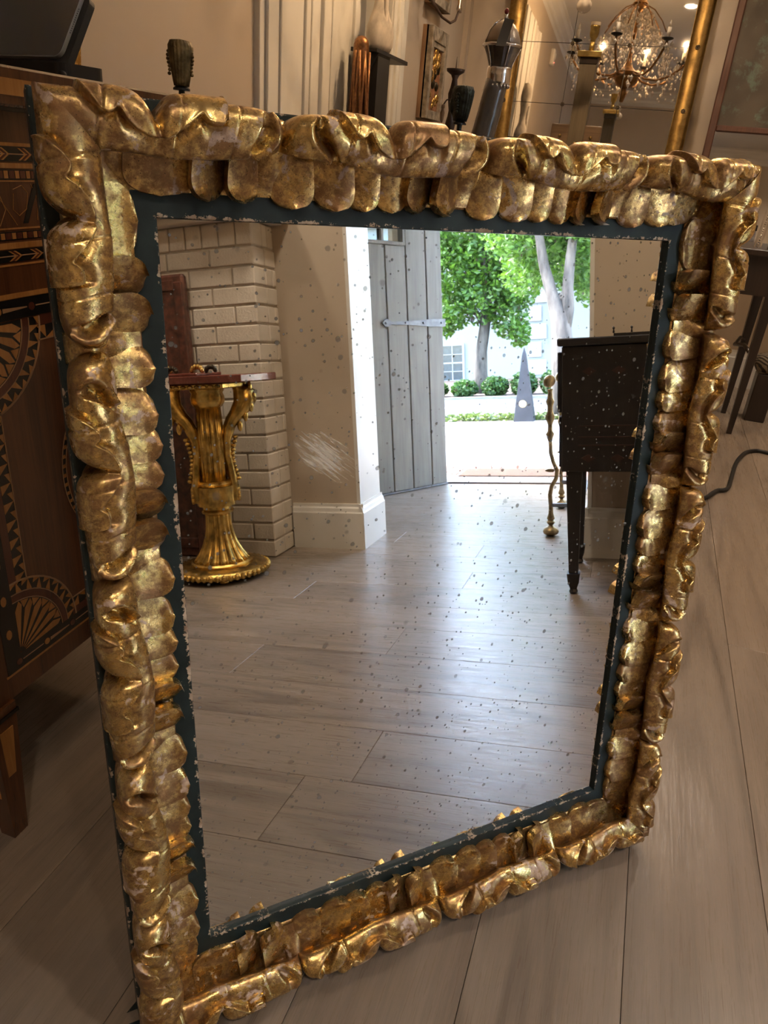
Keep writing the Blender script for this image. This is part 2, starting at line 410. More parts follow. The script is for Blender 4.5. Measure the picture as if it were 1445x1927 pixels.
# cross-section of a scroll, (0 inner lip .. 1 outer side, height / top height), undercut towards the petals
SEC = [(.95,.02),(.985,.16),(1.0,.36),(.995,.60),(.93,.84),(.79,.975),(.58,1.0),(.34,.95),(.12,.84),(.01,.735),(.03,.63),(.17,.51),(.34,.37),(.47,.24)]
def catmull(pts, per):
    out = []
    n = len(pts)
    for i in range(n-1):
        p0, p1, p2, p3 = (Vector(pts[max(0, min(n-1, i+d))]) for d in (-1,0,1,2))
        for j in range(per):
            u = j/per; out.append(.5*((2*p1)+(p2-p0)*u+(2*p0-5*p1+4*p2-p3)*u*u+(3*p1-p0-3*p2+p3)*u**3))
    out.append(Vector(pts[-1])); return out
SC = catmull(SEC, 12); NS = len(SC)
I_OUT = max(range(NS), key=lambda i: SC[i].x); I_IN = min(range(NS), key=lambda i: SC[i].x)
def sec_at(i):
    i = clamp(i, 0, NS-1); k = int(min(NS-2, i)); p = SC[k].lerp(SC[k+1], i-k); d = SC[k+1]-SC[k]; return p, d
def sec_index(x):
    for i in range(I_OUT, I_IN):
        if SC[i+1].x <= x <= SC[i].x: return i+(SC[i].x-x)/max(1e-9, SC[i].x-SC[i+1].x)
    return I_OUT if x > .9 else I_IN
def roll_point(sg, i, rnd, endl, endr):
    t_in, t_out, zt = unit_shape(sg, rnd, endl, endr); wd = t_out-t_in
    p, dv = sec_at(i); t = t_in+wd*p.x; z = zt*p.y
    nt, nz = dv.y*zt, -dv.x*wd; L_ = math.hypot(nt, nz) or 1.; nt, nz = nt/L_, nz/L_
    up = sstep(I_OUT-8, I_OUT+3, i)*(1-sstep(I_IN-3, I_IN+8, i))
    d = 0.; te = flap_t(sg)
    lay = sstep(-.0010, .0010, t-te) if i < I_IN else 0.
    d += .0050*lay
    d += .0012*math.exp(-((t-te-.0022)/.0013)**2)                       # rolled lip of the leaf
    if .20 < sg < .78: d -= .0045*(1-lay)*math.exp(-(max(0, te-t)/.009)**2)*sstep(.20,.26,sg)*(1-sstep(.72,.77,sg))   # trough under it
    k_ = clamp((.10-t)/.034)
    gv = math.exp(-(abs(sg-.487-.018*k_)/lerp(.030, .011, k_))**1.4)
    d -= lay*gv*lerp(.0150, .0045, k_)                                   # groove between its two lobes
    for c0, dep, wd_ in ((.305, .0022, .007), (.585, .0012, .004), (.80, .0016, .004)): d -= dep*math.exp(-((sg-c0-.9*(t-.085)+.01*rnd)/wd_)**2)
    if not endl:
        c = lin(t, HOL_S); w = .040*max(0., 1-((t-.0755)/.0205)**2)**.6
        if w > .002:
            x = (sg-c)/w
            d -= .0165*sstep(0., .03, w)*(sstep(1.05, .15, -x) if x < 0 else sstep(1.15, .0, x))
            d += .0026*math.exp(-((x+1.45)/.42)**2)*sstep(.002, .02, w)
    if not endr:
        c = lin(t, HOL_E); w = .040*max(0., 1-((t-.0745)/.0205)**2)**.6
        if w > .002:
            x = (sg-c)/w
            d -= .0150*sstep(0., .03, w)*(sstep(1.0, .45, -x) if x < 0 else sstep(1.10, -.1, x))
            d += .0040*math.exp(-((x-1.5)/.42)**2)*sstep(.002, .02, w)
    d *= up
    return t + d*nt, max(.0004, z + d*nz)
def roll(rail, k):
    L, fn = RAILS[rail]; q0 = UNITS[rail][k]; per = PER*(1 if rail in ('top','bottom') else .985); n = len(UNITS[rail])
    endl, endr = k == 0, k == n-1
    rnd = random.random(); nu, nv = 210, 76; mbr = MB(); wob = [random.uniform(-1, 1) for _ in range(4)]
    def rows(sg):
        # rows of the mesh follow the edge of the folded leaf, so that it stays crisp
        t_in, t_out, zt = unit_shape(sg, rnd, endl, endr)
        pe = clamp(sec_index(clamp((flap_t(sg)-t_in)/(t_out-t_in), .02, .995)), I_OUT+2, I_IN-6); dp = 3.2; out = []; n1, n2 = 24, 10
        for i in range(n1): out.append(lerp(0, pe-dp, i/n1))
        for i in range(n2): out.append(lerp(pe-dp, pe+dp, i/n2))
        m = nv-n1-n2
        for i in range(m): out.append(lerp(pe+dp, NS-1, i/(m-1)))
        return out
    for a in range(nu):
        sg = a/(nu-1)
        for w in rows(sg):
            t, z = roll_point(sg, w, rnd, endl, endr)
            q = q0+per*sg + (.0020*math.sin(sg*7+wob[0]*6))*clamp(z/.05)
            z *= 1+.03*wob[1]*math.sin(sg*5+wob[2]*3)
            q = clamp(q, -t, L+t); mbr.v.append(fn(q, t, z))
    for a in range(nu-1):
        for b_ in range(nv-1):
            p = a*nv+b_; mbr.f.append((p, p+nv, p+nv+1, p+1))
    return mbr.build('scroll_leaf', GILT, gm, True, fix=True, sharp=70)
for r in RAILS:
    for k in range(len(UNITS[r])): roll(r, k)
# cove under the rolls, fills the crevices between them
COVE = [(.0125,.0050),(.020,.0045),(.030,.0056),(.040,.0078),(.050,.0104),(.060,.0130),(.068,.0150),(.080,.0165)]
def cove_z(t): return lin(t, COVE)
for r in RAILS:
    L, fn = RAILS[r]; mb = MB(); prof = [(.024,.0003),(.0245,cove_z(.0245)-.0032),(.030,cove_z(.030)-.003),(.036,cove_z(.036)-.003),(.046,cove_z(.046)-.003),(.058,.0100),(.068,.0150),(.077,.0160),(.084,.0120),(.088,.0060),(.089,.0003)]
    nq = 160
    mb.grid(nq, len(prof), lambda a, b: fn(clamp(lerp(-.095, L+.095, a/(nq-1)), -prof[b][0], L+prof[b][0]), prof[b][0], prof[b][1]*(1+.04*math.sin(a*1.7+b))))
    mb.build('carved_cove', GILT, gm, True)
# petals: tongues lapping from under the rolls onto the green board
def petal(rail, qc, hw, side, lift, skew, tip, top=.078):
    L, fn = RAILS[rail]; na, nb = 17, 20; mb = MB()
    def P(a, b):
        x = lerp(-1, 1, a/(na-1)); y = b/(nb-1)
        r_ = .66
        wd = hw*(.94+.10*y) if y < r_ else hw*(1.0)*max(0., 1-((y-r_)/(1-r_))**2.2)**.5
        if y < r_: x_ = x
        else: x_ = x
        t = lerp(top, tip, y)
        q = qc + wd*x_ + skew*(y**1.5)
        z = cove_z(t) + .0012 + lift*(1-abs(x)**2.5)*(.35+.65*y)
        z += side*x*.0094*sstep(.0, .35, y)*(1-.2*y) + .0058*abs(side)*sstep(0,.4,y)
        z += .0018*sstep(.75, 1., y)
        q = clamp(q, -t-.001, L+t+.001)
        return fn(q, t, z)
    mb.grid(na, nb, P)
    i0 = len(mb.v); rim = [(0, b) for b in range(nb)] + [(a, nb-1) for a in range(1, na)] + [(na-1, b) for b in range(nb-2, -1, -1)]
    idx = [a*nb+b for a, b in rim]
    for a, b in rim:
        p = Vector(mb.v[a*nb+b]); mb.v.append((p.x, p.y, max(.0003, p.z-.016)))
    for k in range(len(idx)-1): mb.f.append((idx[k], idx[k+1], i0+k+1, i0+k))
    return mb.build('petal', GILT, gm, True, sharp=50)
# (place in the unit, half width, raised side, swell, slant)
PQ = [(.065, .0230, .62, .0034, .006), (.265, .0232, .60, .0036, .007), (.415, .0195, .55, .0036, .005), (.570, .0188, .25, .0036, .002), (.715, .0185, -1.25, .0020, -.002), (.870, .0205, -1.35, .0022, -.002)]
for r in RAILS:
    L, fn = RAILS[r]; per = PER*(1 if r in ('top','bottom') else .985)
    for qc in (.004, L-.004): petal(r, qc, .034, 0., .0012, 0., .0195)
    for k, q0 in enumerate(UNITS[r]):
        for (c, hw, side, lift, skew) in PQ:
            qc = q0+c*per
            if qc < .030 or qc > L-.030: continue
            petal(r, qc, hw*random.uniform(.95, 1.06), side*random.uniform(.85, 1.12), lift*random.uniform(.7, 1.3), skew, random.uniform(.0125, .0165))
# leaf necks: the bed rises through the crevice between two scrolls and runs over the outer edge
def neck(rail, qc):
    L, fn = RAILS[rail]; na, nb = 15, 20; mb = MB(); zp = [(.026,.0058),(.040,.0100),(.052,.0165),(.064,.0255),(.074,.0320),(.084,.0320),(.092,.0260),(.0975,.0140),(.099,.0008)]
    def P(a, b):
        x = lerp(-1, 1, a/(na-1)); y = b/(nb-1); t = lerp(.026, .099, y); w = lerp(.026, .015, sstep(0, .6, y))
        z = lin(t, zp)*(1-.55*abs(x)**2.2) + .0012*math.sin(PI*y)*math.sin(x*2.5)
        return fn(qc+w*x-.006*(1-y), t, max(.0004, z))
    mb.grid(na, nb, P); return mb.build('leaf_neck', GILT, gm, True)
for r in RAILS:
    for q0 in UNITS[r][1:]: neck(r, q0)
# ------------------------------------------------------------------ the room
ZC = 2.85
def struct(name, mb, mat, **k):
    return tag(mb.build(name, mat, **k), kind='structure')
XL, YB, YF, XD, XD2, XF = -1.30, 5.00, -1.60, 2.15, 2.45, 4.06
floor = struct('floor', MB().box((XL-1.6, YF-.1, -.10), (XF+.12, YB+.1, -.0165)), simple('subfloor', (.03,.024,.02), .9))
PITCH, PH = .2314, .2057
joints = {0: .560, 3: .420, 2: -.004, 5: -.110, 1: 1.887, 7: 1.005, -1: 2.30, -2: -.55, -3: 1.52, -4: .15, 4: 1.30, 6: .52}
GAPX = .0009
def plank(x0, x1, y0, y1):
    o = MB().box((x0+GAPX/2, y0+.0005, -.0165), (x1-GAPX/2, y1-.0005, 0.)).build('plank', OAK, floor, bevel=.0006)
    return o
for k in range(-13, 17):
    x0, x1 = PH+k*PITCH, PH+(k+1)*PITCH
    if x0 < XL-1.6: continue
    x1 = min(x1, XF+.10)
    j = joints.get(k, random.uniform(-1, 1.2)); ys = [j]
    while ys[-1] < YB+.1: ys.append(ys[-1]+random.choice((1.85, 2.2)))
    while ys[0] > YF-.1: ys.insert(0, ys[0]-random.choice((1.85, 2.2)))
    for a, b in zip(ys, ys[1:]):
        a2, b2 = max(a, YF-.1), min(b, YB+.1)
        if b2-a2 > .03: plank(x0, x1, a2, b2)
struct('ceiling', MB().box((XL-1.6, YF-.1, ZC), (XF+.2, YB+.1, ZC+.12)), CEIL)
# left wall with a cased opening near the far end
OY0, OY1 = 3.25, 3.63
struct('wall_left', MB().box((XL-.14, YF, 0), (XL, OY0, ZC)).box((XL-.14, OY1, 0), (XL, YB, ZC)).box((XL-.14, OY0, 2.25), (XL, OY1, ZC)), WALL)
struct('wall_passage', MB().box((XL-1.6, 1.6, 0), (XL-1.5, YB, ZC)).box((XL-1.6, 1.5, 0), (XL-.14, 1.6, ZC)), WALL)
struct('wall_back', MB().box((XL-1.6, YB, 0), (XD2+.3, YB+.1, ZC)), WALL)
struct('wall_rear', MB().box((XL-.1, YF-.1, 0), (XF+.2, YF, ZC)), WALL)
# thick wall with the opening towards the street door
DY0, DY1, DH = -.100, .983, 2.62  # head of the opening is unseen, set high to pass more daylight
struct('wall_right', MB().box((XD, YF, 0), (XD2, DY0, ZC)).box((XD, DY1, 0), (XD2, YB, ZC)).box((XD, DY0, DH), (XD2, DY1, ZC)), WALL)
struct('trim_1', MB().box((XD-.002, DY0-.012, 0), (XD2+.004, DY0+.006, DH)).box((XD-.002, DY1-.006, 0), (XD2+.004, DY1+.012, DH)).box((XD-.002, DY0-.01, DH-.006), (XD2+.004, DY1+.01, DH+.01)), WHITE)
def base_prof(name, a, b, nrm, h=.225):
    """skirting from a to b, nrm = outward direction"""
    prof = [(0,0),(.024,0),(.024,h-.045),(.020,h-.038),(.017,h-.022),(.011,h-.014),(.010,h),(0,h)]
    a, b, nv = Vector((*a,0)), Vector((*b,0)), Vector((*nrm,0)); mb = MB(); i = 0
    for p in (a, b):
        for (d, z) in prof: mb.v.append(tuple(p+nv*d+Vector((0,0,z))))
    m = len(prof)
    for j in range(m): mb.f.append((j, (j+1) % m, m+(j+1) % m, m+j))
    mb.f.append(tuple(range(m))); mb.f.append(tuple(range(m, 2*m)))
    return struct(name, mb, WHITE)
base_prof('baseboard_door_left', (XD, -.452), (XD, DY0+.020), (-1,0)); base_prof('baseboard_reveal', (XD-.02, DY0+.002), (XD2+.02, DY0+.002), (0,1))
base_prof('baseboard_door_right', (XD, DY1-.022), (XD, YB), (-1,0)); base_prof('baseboard_reveal_right', (XD-.02, DY1-.002), (XD2+.02, DY1-.002), (0,-1))
base_prof('baseboard_left', (XL, YF), (XL, 2.38), (1,0)); base_prof('baseboard_back', (XL, YB), (XD, YB), (0,-1))
# crown mouldings
def crown(name, a, b, nrm):
    prof = [(0,0),(.10,0),(.10,-.018),(.085,-.03),(.07,-.065),(.035,-.095),(.03,-.125),(.012,-.135),(0,-.16)]
    a, b, nv = Vector((*a,0)), Vector((*b,0)), Vector((*nrm,0)); mb = MB()
    for p in (a, b):
        for (d, z) in prof: mb.v.append(tuple(p+nv*d+Vector((0,0,ZC+z))))
    m = len(prof)
    for j in range(m): mb.f.append((j, (j+1) % m, m+(j+1) % m, m+j))
    mb.f.append(tuple(range(m))); mb.f.append(tuple(range(m, 2*m)))
    return struct(name, mb, WHITE)
crown('trim_2', (XL, YF), (XL, YB), (1,0)); crown('trim_3', (XL, YF), (XD, YF), (0,1)); crown('trim_4', (XD, YF), (XD, YB), (-1,0)); crown('trim_5', (XL, YB), (XD, YB), (0,-1))
# white panelled pilaster / casing on the left wall (stepped mouldings)
steps = [(2.395,2.43,.020),(2.43,2.505,.032),(2.505,2.52,.040),(2.52,2.555,.034),(2.555,2.70,.026),(2.70,2.735,.036),(2.735,2.76,.018),(2.76,2.83,.030),(2.83,2.845,.044),(2.845,2.905,.040),(2.905,2.93,.030),(2.93,3.10,.034),(3.10,3.15,.022),(3.15,3.26,.034)]
mb = MB()
for a, b, d in steps: mb.box((XL-.005, a, .0), (XL+d, b, 2.45))
mb.box((XL-.005, 2.39, 0), (XL+.052, 3.275, .24)); mb.box((XL-.14, 3.235, 0), (XL+.03, 3.255, 2.28))
mb.box((XL-.005, 3.15, 0), (XL+.046, 3.28, 1.305))
struct('trim_6', mb, WHITE, bevel=.002)
mb = MB()
for a, b, d in [(3.62,3.66,.030),(3.66,3.70,.042),(3.70,3.725,.030),(3.725,3.79,.036),(3.79,3.81,.022)]: mb.box((XL-.005, a, 0), (XL+d, b, 2.35))
mb.box((XL-.14, 3.615, 0), (XL+.02, 3.635, 2.28))
struct('trim_7', mb, WHITE, bevel=.002)
struct('trim_8', MB().box((XL-.004, 4.93, 0), (XL+.03, 5.0, ZC)), WALL)
# facade with the street door opening and holes for the added windows
struct('wall_front', MB().box((XF, YF, 0), (XF+.22, -1.35, ZC)).box((XF, -1.35, 0), (XF+.22, -.45, .55)).box((XF, -1.35, 2.35), (XF+.22, -.45, ZC)).box((XF, -.45, 0), (XF+.22, DY0-.125, ZC)).box((XF, 1.02, 0), (XF+.22, 1.18, ZC)).box((XF, 1.18, 0), (XF+.22, 2.18, .55)).box((XF, 1.18, 2.35), (XF+.22, 2.18, ZC)).box((XF, 2.18, 0), (XF+.22, YB, ZC)).box((XF, DY0-.125, 2.15), (XF+.22, 1.02, 2.24)).box((XF, DY0-.125, 2.68), (XF+.22, 1.02, ZC)), WALL)
struct('wall_vestibule', MB().box((XD2, 2.30, 0), (XF, 2.40, ZC)), WALL)
struct('trim_9', MB().box((XF+.02, DY0-.20, 0), (XF+.23, DY0-.120, 2.17)).box((XF-.006, 1.018, 0), (XF+.23, 1.10, 2.17)).box((XF-.006, DY0-.20, 2.148), (XF+.23, 1.10, 2.24)), WHITE)
w1 = struct('window_added_1', MB().box((XF+.06, 1.18, .55), (XF+.14, 1.23, 2.35)).box((XF+.06, 2.13, .55), (XF+.14, 2.18, 2.35)).box((XF+.06, 1.23, .55), (XF+.14, 2.13, .60)).box((XF+.06, 1.23, 2.30), (XF+.14, 2.13, 2.35)).box((XF+.07, 1.665, .60), (XF+.13, 1.695, 2.30)).box((XF+.07, 1.23, 1.72), (XF+.13, 2.13, 1.75)), WHITE)  # added shop window, out of view, to bring daylight onto the lobby floor
w2 = struct('window_added_2', MB().box((XF+.06, -1.35, .55), (XF+.14, -1.30, 2.35)).box((XF+.06, -.50, .55), (XF+.14, -.45, 2.35)).box((XF+.06, -1.30, .55), (XF+.14, -.50, .60)).box((XF+.06, -1.30, 2.30), (XF+.14, -.50, 2.35)).box((XF+.07, -.915, .60), (XF+.13, -.885, 2.30)).box((XF+.07, -1.30, 1.72), (XF+.13, -.50, 1.75)), WHITE)  # second added window, hidden from view, for more daylight in the lobby
tg = NT('thin_window_glass'); tb_ = tg.n('ShaderNodeBsdfTransparent'); tb_.inputs[0].default_value = (.96,.98,.97,1); gg = tg.n('ShaderNodeBsdfGlossy'); gg.inputs['Roughness'].default_value = .02; mg = tg.n('ShaderNodeMixShader'); mg.inputs[0].default_value = .06
tg.l(tb_.outputs[0], mg.inputs[1]); tg.l(gg.outputs[0], mg.inputs[2]); tg.l(mg.outputs[0], tg.out.inputs[0]); THIN = tg.m
w3 = struct('window_added_3', MB().box((XF+.06, -.225, 2.24), (XF+.14, 1.02, 2.28)).box((XF+.06, -.225, 2.64), (XF+.14, 1.02, 2.68)).box((XF+.06, -.225, 2.28), (XF+.14, -.185, 2.64)).box((XF+.06, .98, 2.28), (XF+.14, 1.02, 2.64)).box((XF+.07, .38, 2.28), (XF+.13, .41, 2.64)), WHITE)  # added light over the street door, unseen, lets in extra daylight
for wdw, ya, yb, za, zb in ((w1,1.23,2.13,.60,2.30),(w2,-1.30,-.50,.60,2.30),(w3,-.185,.98,2.28,2.64)): MB().box((XF+.098, ya, za), (XF+.102, yb, zb)).build('pane', THIN, wdw)
struct('threshold', MB().box((XF-.02, DY0-.12, -.004), (XF+.23, 1.02, .012)), simple('threshold_metal', (.12,.10,.09), .45, .5), bevel=.003)

# ------------------------------------------------------------------ recessed ceiling lights (real lamps of the room)
LAMP_GLOW = NT('lamp_glow'); LAMP_GLOW.set('Base Color', (1,1,1,1)); LAMP_GLOW.set('Emission Color', (1.,.80,.58,1)); LAMP_GLOW.set('Emission Strength', 14.); LAMP_GLOW = LAMP_GLOW.m
def downlight(x, y, power, where, size=.07, col=(1.,.83,.66)):
    t = thing('ceiling_downlight', (x, y, ZC), 'round recessed ceiling downlight %s' % where, 'ceiling light', 'recessed ceiling downlights')
    MB().lathe([(.048,-.001),(.058,-.001),(.066,-.006),(.068,-.001),(.066,.0)], n=24).build('trim_ring', WHITE, t, True)
    MB().lathe([(.0,-.0035),(.047,-.0035),(.047,-.001),(0,-.001)], n=20).build('lens', LAMP_GLOW, t)
    l = bpy.data.lights.new('downlight_bulb', 'SPOT'); l.energy = power; l.spot_size = math.radians(118); l.spot_blend = .7; l.shadow_soft_size = size; l.color = col
    o = bpy.data.objects.new('downlight_bulb', l); COL.objects.link(o); o.parent = t; o.location = (0, 0, -.012)
for x, y, p, wh in DOWN: downlight(x, y, p, wh)

# ------------------------------------------------------------------ outdoors
t = NT('pale_paving'); v = t.coord('Object'); t.set('Base Color', t.ramp(t.noise(v, 3, 5), [(.3, (.60,.57,.52)), (.7, (.74,.71,.66))])); t.set('Roughness', .85); PAVING = t.m
mb = MB().box((XF+.2, -30, -.30), (9.45, 30, -.02)); struct('ground_paving', mb, PAVING)
t = NT('asphalt'); v = t.coord('Object'); t.set('Base Color', t.ramp(t.noise(v, 4, 6), [(.3, (.030,.034,.040)), (.7, (.046,.050,.057))])); t.set('Roughness', .8); t.bump(t.noise(v, 120, 2), .4, .01); ASPH = t.m
struct('ground_street', MB().box((10.55, -60, -.30), (16.0, 60, -.06)), ASPH)
KERB = simple('kerb_stone', (.16,.15,.14), .85); struct('ground_kerb', MB().box((10.38, -60, -.30), (10.55, 60, -.01)), KERB); struct('ground_kerb_far', MB().box((16.0, -60, -.30), (16.2, 60, -.01)), KERB)
struct('ground_line', MB().box((13.1, -60, -.07), (13.22, 60, -.057)), simple('road_paint', (.75,.75,.72), .7))
SOIL = simple('soil', (.09,.058,.04), .95, 0., .3, 6.)
struct('ground_verge', MB().box((9.45, -30, -.30), (10.38, 30, -.025)), SOIL); struct('ground_garden', MB().box((16.2, -60, -.30), (40, 60, -.02)), SOIL)
BRICKRED = simple('red_paver', (.26,.12,.08), .8, 0., .2)
pv = struct('step_paving', MB().box((XF+.22, -1.5, -.2), (5.0, 2.5, -.018)), SOIL)
for i in range(7):
    for j in range(14): MB().box((XF+.225+i*.105, -1.15+j*.205+(i % 2)*.1, -.03), (XF+.225+i*.105+.098, -1.15+j*.205+(i % 2)*.1+.197, -.006)).build('paver', BRICKRED, pv, bevel=.003)
def leaf_mat(name, c0, c1):
    t = NT(name); oi = t.n('ShaderNodeNewGeometry'); t.set('Base Color', t.ramp(oi.outputs['Random Per Island'], [(0., c0), (.8, c1), (1., tuple(min(1, c*1.25) for c in c1))]))
    t.set('Roughness', .5); t.set('Transmission Weight', 0.)
    tr = t.n('ShaderNodeBsdfTranslucent'); tr.inputs[0].default_value = (*[min(1, c*1.6) for c in c1], 1); mx = t.n('ShaderNodeMixShader'); mx.inputs[0].default_value = .30
    t.l(t.b.outputs[0], mx.inputs[1]); t.l(tr.outputs[0], mx.inputs[2]); t.l(mx.outputs[0], t.out.inputs[0]); return t.m
LEAF = leaf_mat('spring_leaf', (.013,.046,.004), (.066,.140,.011)); LEAF2 = leaf_mat('ivy_leaf', (.010,.038,.006), (.036,.088,.011)); GRASSM = leaf_mat('grass_blade', (.025,.05,.010), (.07,.10,.022))
BARK = simple('bark', (.070,.058,.048), .9, 0., .6, 7., 1., 26., stretch=(1,1,.3))
rl = random.Random(3)
def leaves(blobs, n, size, name, mat, parent, kind='stuff'):
    vs = []; fs = []; tot = sum(b[3][0]*b[3][1]*b[3][2] for b in blobs) ** 1.0
    wts = [(b[3][0]*b[3][1]*b[3][2])**.67 for b in blobs]; sw = sum(wts)
    for (bx, by, bz, br), w in zip(blobs, wts):
        for _ in range(int(n*w/sw)):
            while True:
                d = Vector((rl.uniform(-1,1), rl.uniform(-1,1), rl.uniform(-1,1)))
                if .25 < d.length < 1: break
            p = Vector((bx+d.x*br[0], by+d.y*br[1], bz+d.z*br[2])); s = size*rl.uniform(.6, 1.3)
            a = Vector((rl.gauss(0,1), rl.gauss(0,1), rl.gauss(0,.7))).normalized(); b = a.cross(Vector((rl.gauss(0,1), rl.gauss(0,1), rl.gauss(0,1)))).normalized(); c = a.cross(b)
            i = len(vs); vs += [tuple(p-a*s), tuple(p-b*s*.55+c*s*.15), tuple(p+a*s), tuple(p+b*s*.55+c*s*.15)]; fs.append((i,i+1,i+2,i+3))
    me = bpy.data.meshes.new(name); me.from_pydata(vs, [], fs); me.materials.append(mat); o = bpy.data.objects.new(name, me); COL.objects.link(o); o.parent = parent
    if kind: o['kind'] = kind
    return o
def tree(base, trunks, blobs, n, size, label):
    t = thing('street_tree', base, label, 'tree')
    for k, (pts, rr) in enumerate(trunks):
        mb = MB(); mb.tube([Vector(p) for p in pts], rr, 12); mb.build('trunk' if k == 0 else 'branch', BARK, t, True)
    leaves(blobs, n, size, 'foliage', LEAF, t); return t
# ------------------------------------------------------------------ outdoors: trees, hedge, house, obelisk, doormat
def V(*a): return Vector(a)
tree((18.0,-2.36,-.02), [([(0,0,0),(0,.0,.5),(0,.02,1.1),(.02,.12,1.7),(.05,.2,2.4),(0,.1,3.6),(0,.0,4.6)], [.21,.17,.15,.14,.12,.09,.05]), ([(.02,.1,1.65),(.1,.5,2.3),(.2,.9,3.2)], [.08,.06,.03]), ([(.02,.1,1.7),(.1,-.3,2.4),(.1,-.7,3.2)], [.08,.06,.03])],
     [(0,-.75,2.2,(.9,.55,.62)),(0,.05,2.35,(.9,.7,.65)),(.1,.75,1.95,(.8,.5,.62)),(0,1.0,1.45,(.6,.28,.35)),(0,.9,2.75,(1,.7,.7)),(0,-.7,3.1,(1,.9,.8)),(.1,.2,3.4,(1.1,1.,.8)),(0,1.1,3.6,(1.1,.9,.9)),(0,-.3,4.5,(1.3,1.3,.9)),(0,.9,4.7,(1.2,1.1,.9)),(0,-.95,1.75,(.5,.25,.3)),(.1,-1.3,3.9,(.8,.7,1.))], 16000, .075,
     'leafy green street tree with a single slim trunk beyond the road')
tree((10.02,.36,-.02), [([(0,-.06,0),(0,-.06,.6),(0,-.07,1.1),(0,-.10,1.42),(0,-.22,1.75),(0,-.34,2.2),(0,-.42,2.7),(0,-.5,3.4)], [.19,.165,.15,.14,.088,.072,.06,.04]), ([(0,-.06,1.25),(0,0,1.55),(.0,.0,1.85),(0,.03,2.2),(0,.1,2.8),(0,.2,3.5)], [.11,.095,.08,.07,.055,.03]), ([(0,-.18,1.65),(0,-.05,1.76),(.0,.02,1.82)], [.05,.05,.04])],
     [(.5,-.5,2.55,(.6,.45,.35)),(.5,.35,2.45,(.6,.40,.35)),(.6,0,2.75,(.7,.7,.35)),(.5,.45,2.05,(.35,.22,.22)),(.3,-.9,2.7,(.5,.4,.4)),(.3,.0,3.4,(1.3,1.4,.6)),(.45,-.55,2.18,(.35,.22,.2)),(.5,.42,1.75,(.25,.14,.2)),(.3,-.2,4.2,(1.5,1.5,.8)),(1.4,-.15,2.35,(.7,.55,.45)),(1.4,.35,2.1,(.6,.4,.45)),(1.3,-.75,2.25,(.6,.4,.4)),(1.4,.1,2.9,(.8,1.,.5)),(-.2,.1,2.62,(.3,.35,.16))], 17000, .05,
     'pale forked street tree standing on the near verge')
tree((24.5,.5,-.02), [([(0,0,0),(0,0,2),(0,.1,4),(0,0,6)], [.25,.22,.18,.1])], [(0,0,4.2,(1.6,2.0,1.5)),(0,-1.8,4.6,(1.4,1.5,1.6)),(0,1.2,5.0,(1.4,1.5,1.5)),(0,-3.2,4.9,(1.3,1.4,1.6)),(0,-4.4,5.4,(1.3,1.4,1.6)),(0,.2,3.0,(1.,1.2,.8)),(0,-1.2,6.4,(2,3,1.4))], 16000, .10, 'tall tree furthest back in front of the white house')
for k, (y, hh, ry_) in enumerate(((-3.3,.34,.55),(-2.55,.36,.5),(-1.8,.42,.5),(-1.1,.5,.5),(-.4,.52,.5),(.4,.5,.5))):
    s = thing('low_shrub', (16.75, y, -.02), 'low green shrub across the road, %s from the left in the mirror' % ('first','second','third','fourth','fifth','sixth')[k], 'shrub', 'shrubs in front of the white house')
    leaves([(0,0,hh*.5,(.4,.335,hh*.62)),(.1,.06,hh*.55,(.3,.25,hh*.5))], 1900, .05, 'foliage', LEAF2, s)
    MB().tube([(0,0,0),(.02,.03,hh*.6)], [.03,.015], 6).build('stem', BARK, s)
gr = tag(leaves([(9.9,-4,-.0,(.42,3.2,.05)),(9.9,-.5,-.0,(.42,3.,.05))], 6000, .045, 'verge_grass', GRASSM, None), 'short green grass on the verge beside the road', 'grass', kind='stuff')
# white house
WB = thing('white_house', (30,-2,-.02), 'white painted brick house across the road', 'house')
HW = simple('white_brick_paint', (.27,.285,.29), .8, 0., .06, 2.); t = NT('painted_brick_far'); v = t.coord('Object'); bt = t.n('ShaderNodeTexBrick'); bt.inputs['Scale'].default_value = 4.; bt.inputs['Mortar Size'].default_value = .012
bt.inputs['Color1'].default_value = (.22,.235,.24,1); bt.inputs['Color2'].default_value = (.25,.265,.27,1); bt.inputs['Mortar'].default_value = (.19,.205,.21,1)
mpn = t.n('ShaderNodeMapping'); mpn.inputs['Rotation'].default_value = (PI/2,0,PI/2); t.l(t.coord('Object'), mpn.inputs[0]); t.l(mpn.outputs[0], bt.inputs['Vector']); t.set('Base Color', bt.outputs['Color']); t.set('Roughness', .8); HB = t.m
MB().box((0,-14,0),(6,12,6.5)).build('wall', HB, WB)
MB().box((-.3,-14.3,6.5),(6.3,12.3,6.75)).build('eaves', HW, WB)
PANE = simple('dark_pane', (.035,.05,.06), .12, 0., .2); 
for wy in (-3.75,-6.3,-9.,3.2,6.2):
    for wz in (.74, 3.9):
        f = MB().box((-.06,wy-.52,wz-.80),(.02,wy+.52,wz-.72)).box((-.06,wy-.52,wz+.72),(.02,wy+.52,wz+.80)).box((-.06,wy-.52,wz-.72),(.02,wy-.44,wz+.72)).box((-.06,wy+.44,wz-.72),(.02,wy+.52,wz+.72)).box((-.05,wy-.44,wz-.03),(.0,wy+.44,wz+.03)).box((-.05,wy-.02,wz-.72),(.0,wy+.02,wz+.72)).box((-.05,wy-.44,wz+.34),(0,wy+.44,wz+.37)).box((-.05,wy-.44,wz-.37),(0,wy+.44,wz-.34)).build('window', HW, WB)
        MB().box((-.02,wy-.45,wz-.73),(.01,wy+.45,wz+.73)).build('pane', PANE, f)
for k in range(9): MB().box((-.04,-.55,.1+k*.72),(0,.0 if k % 2 else .2,.1+k*.72+.62)).build('quoin', HW, WB, bevel=.02)
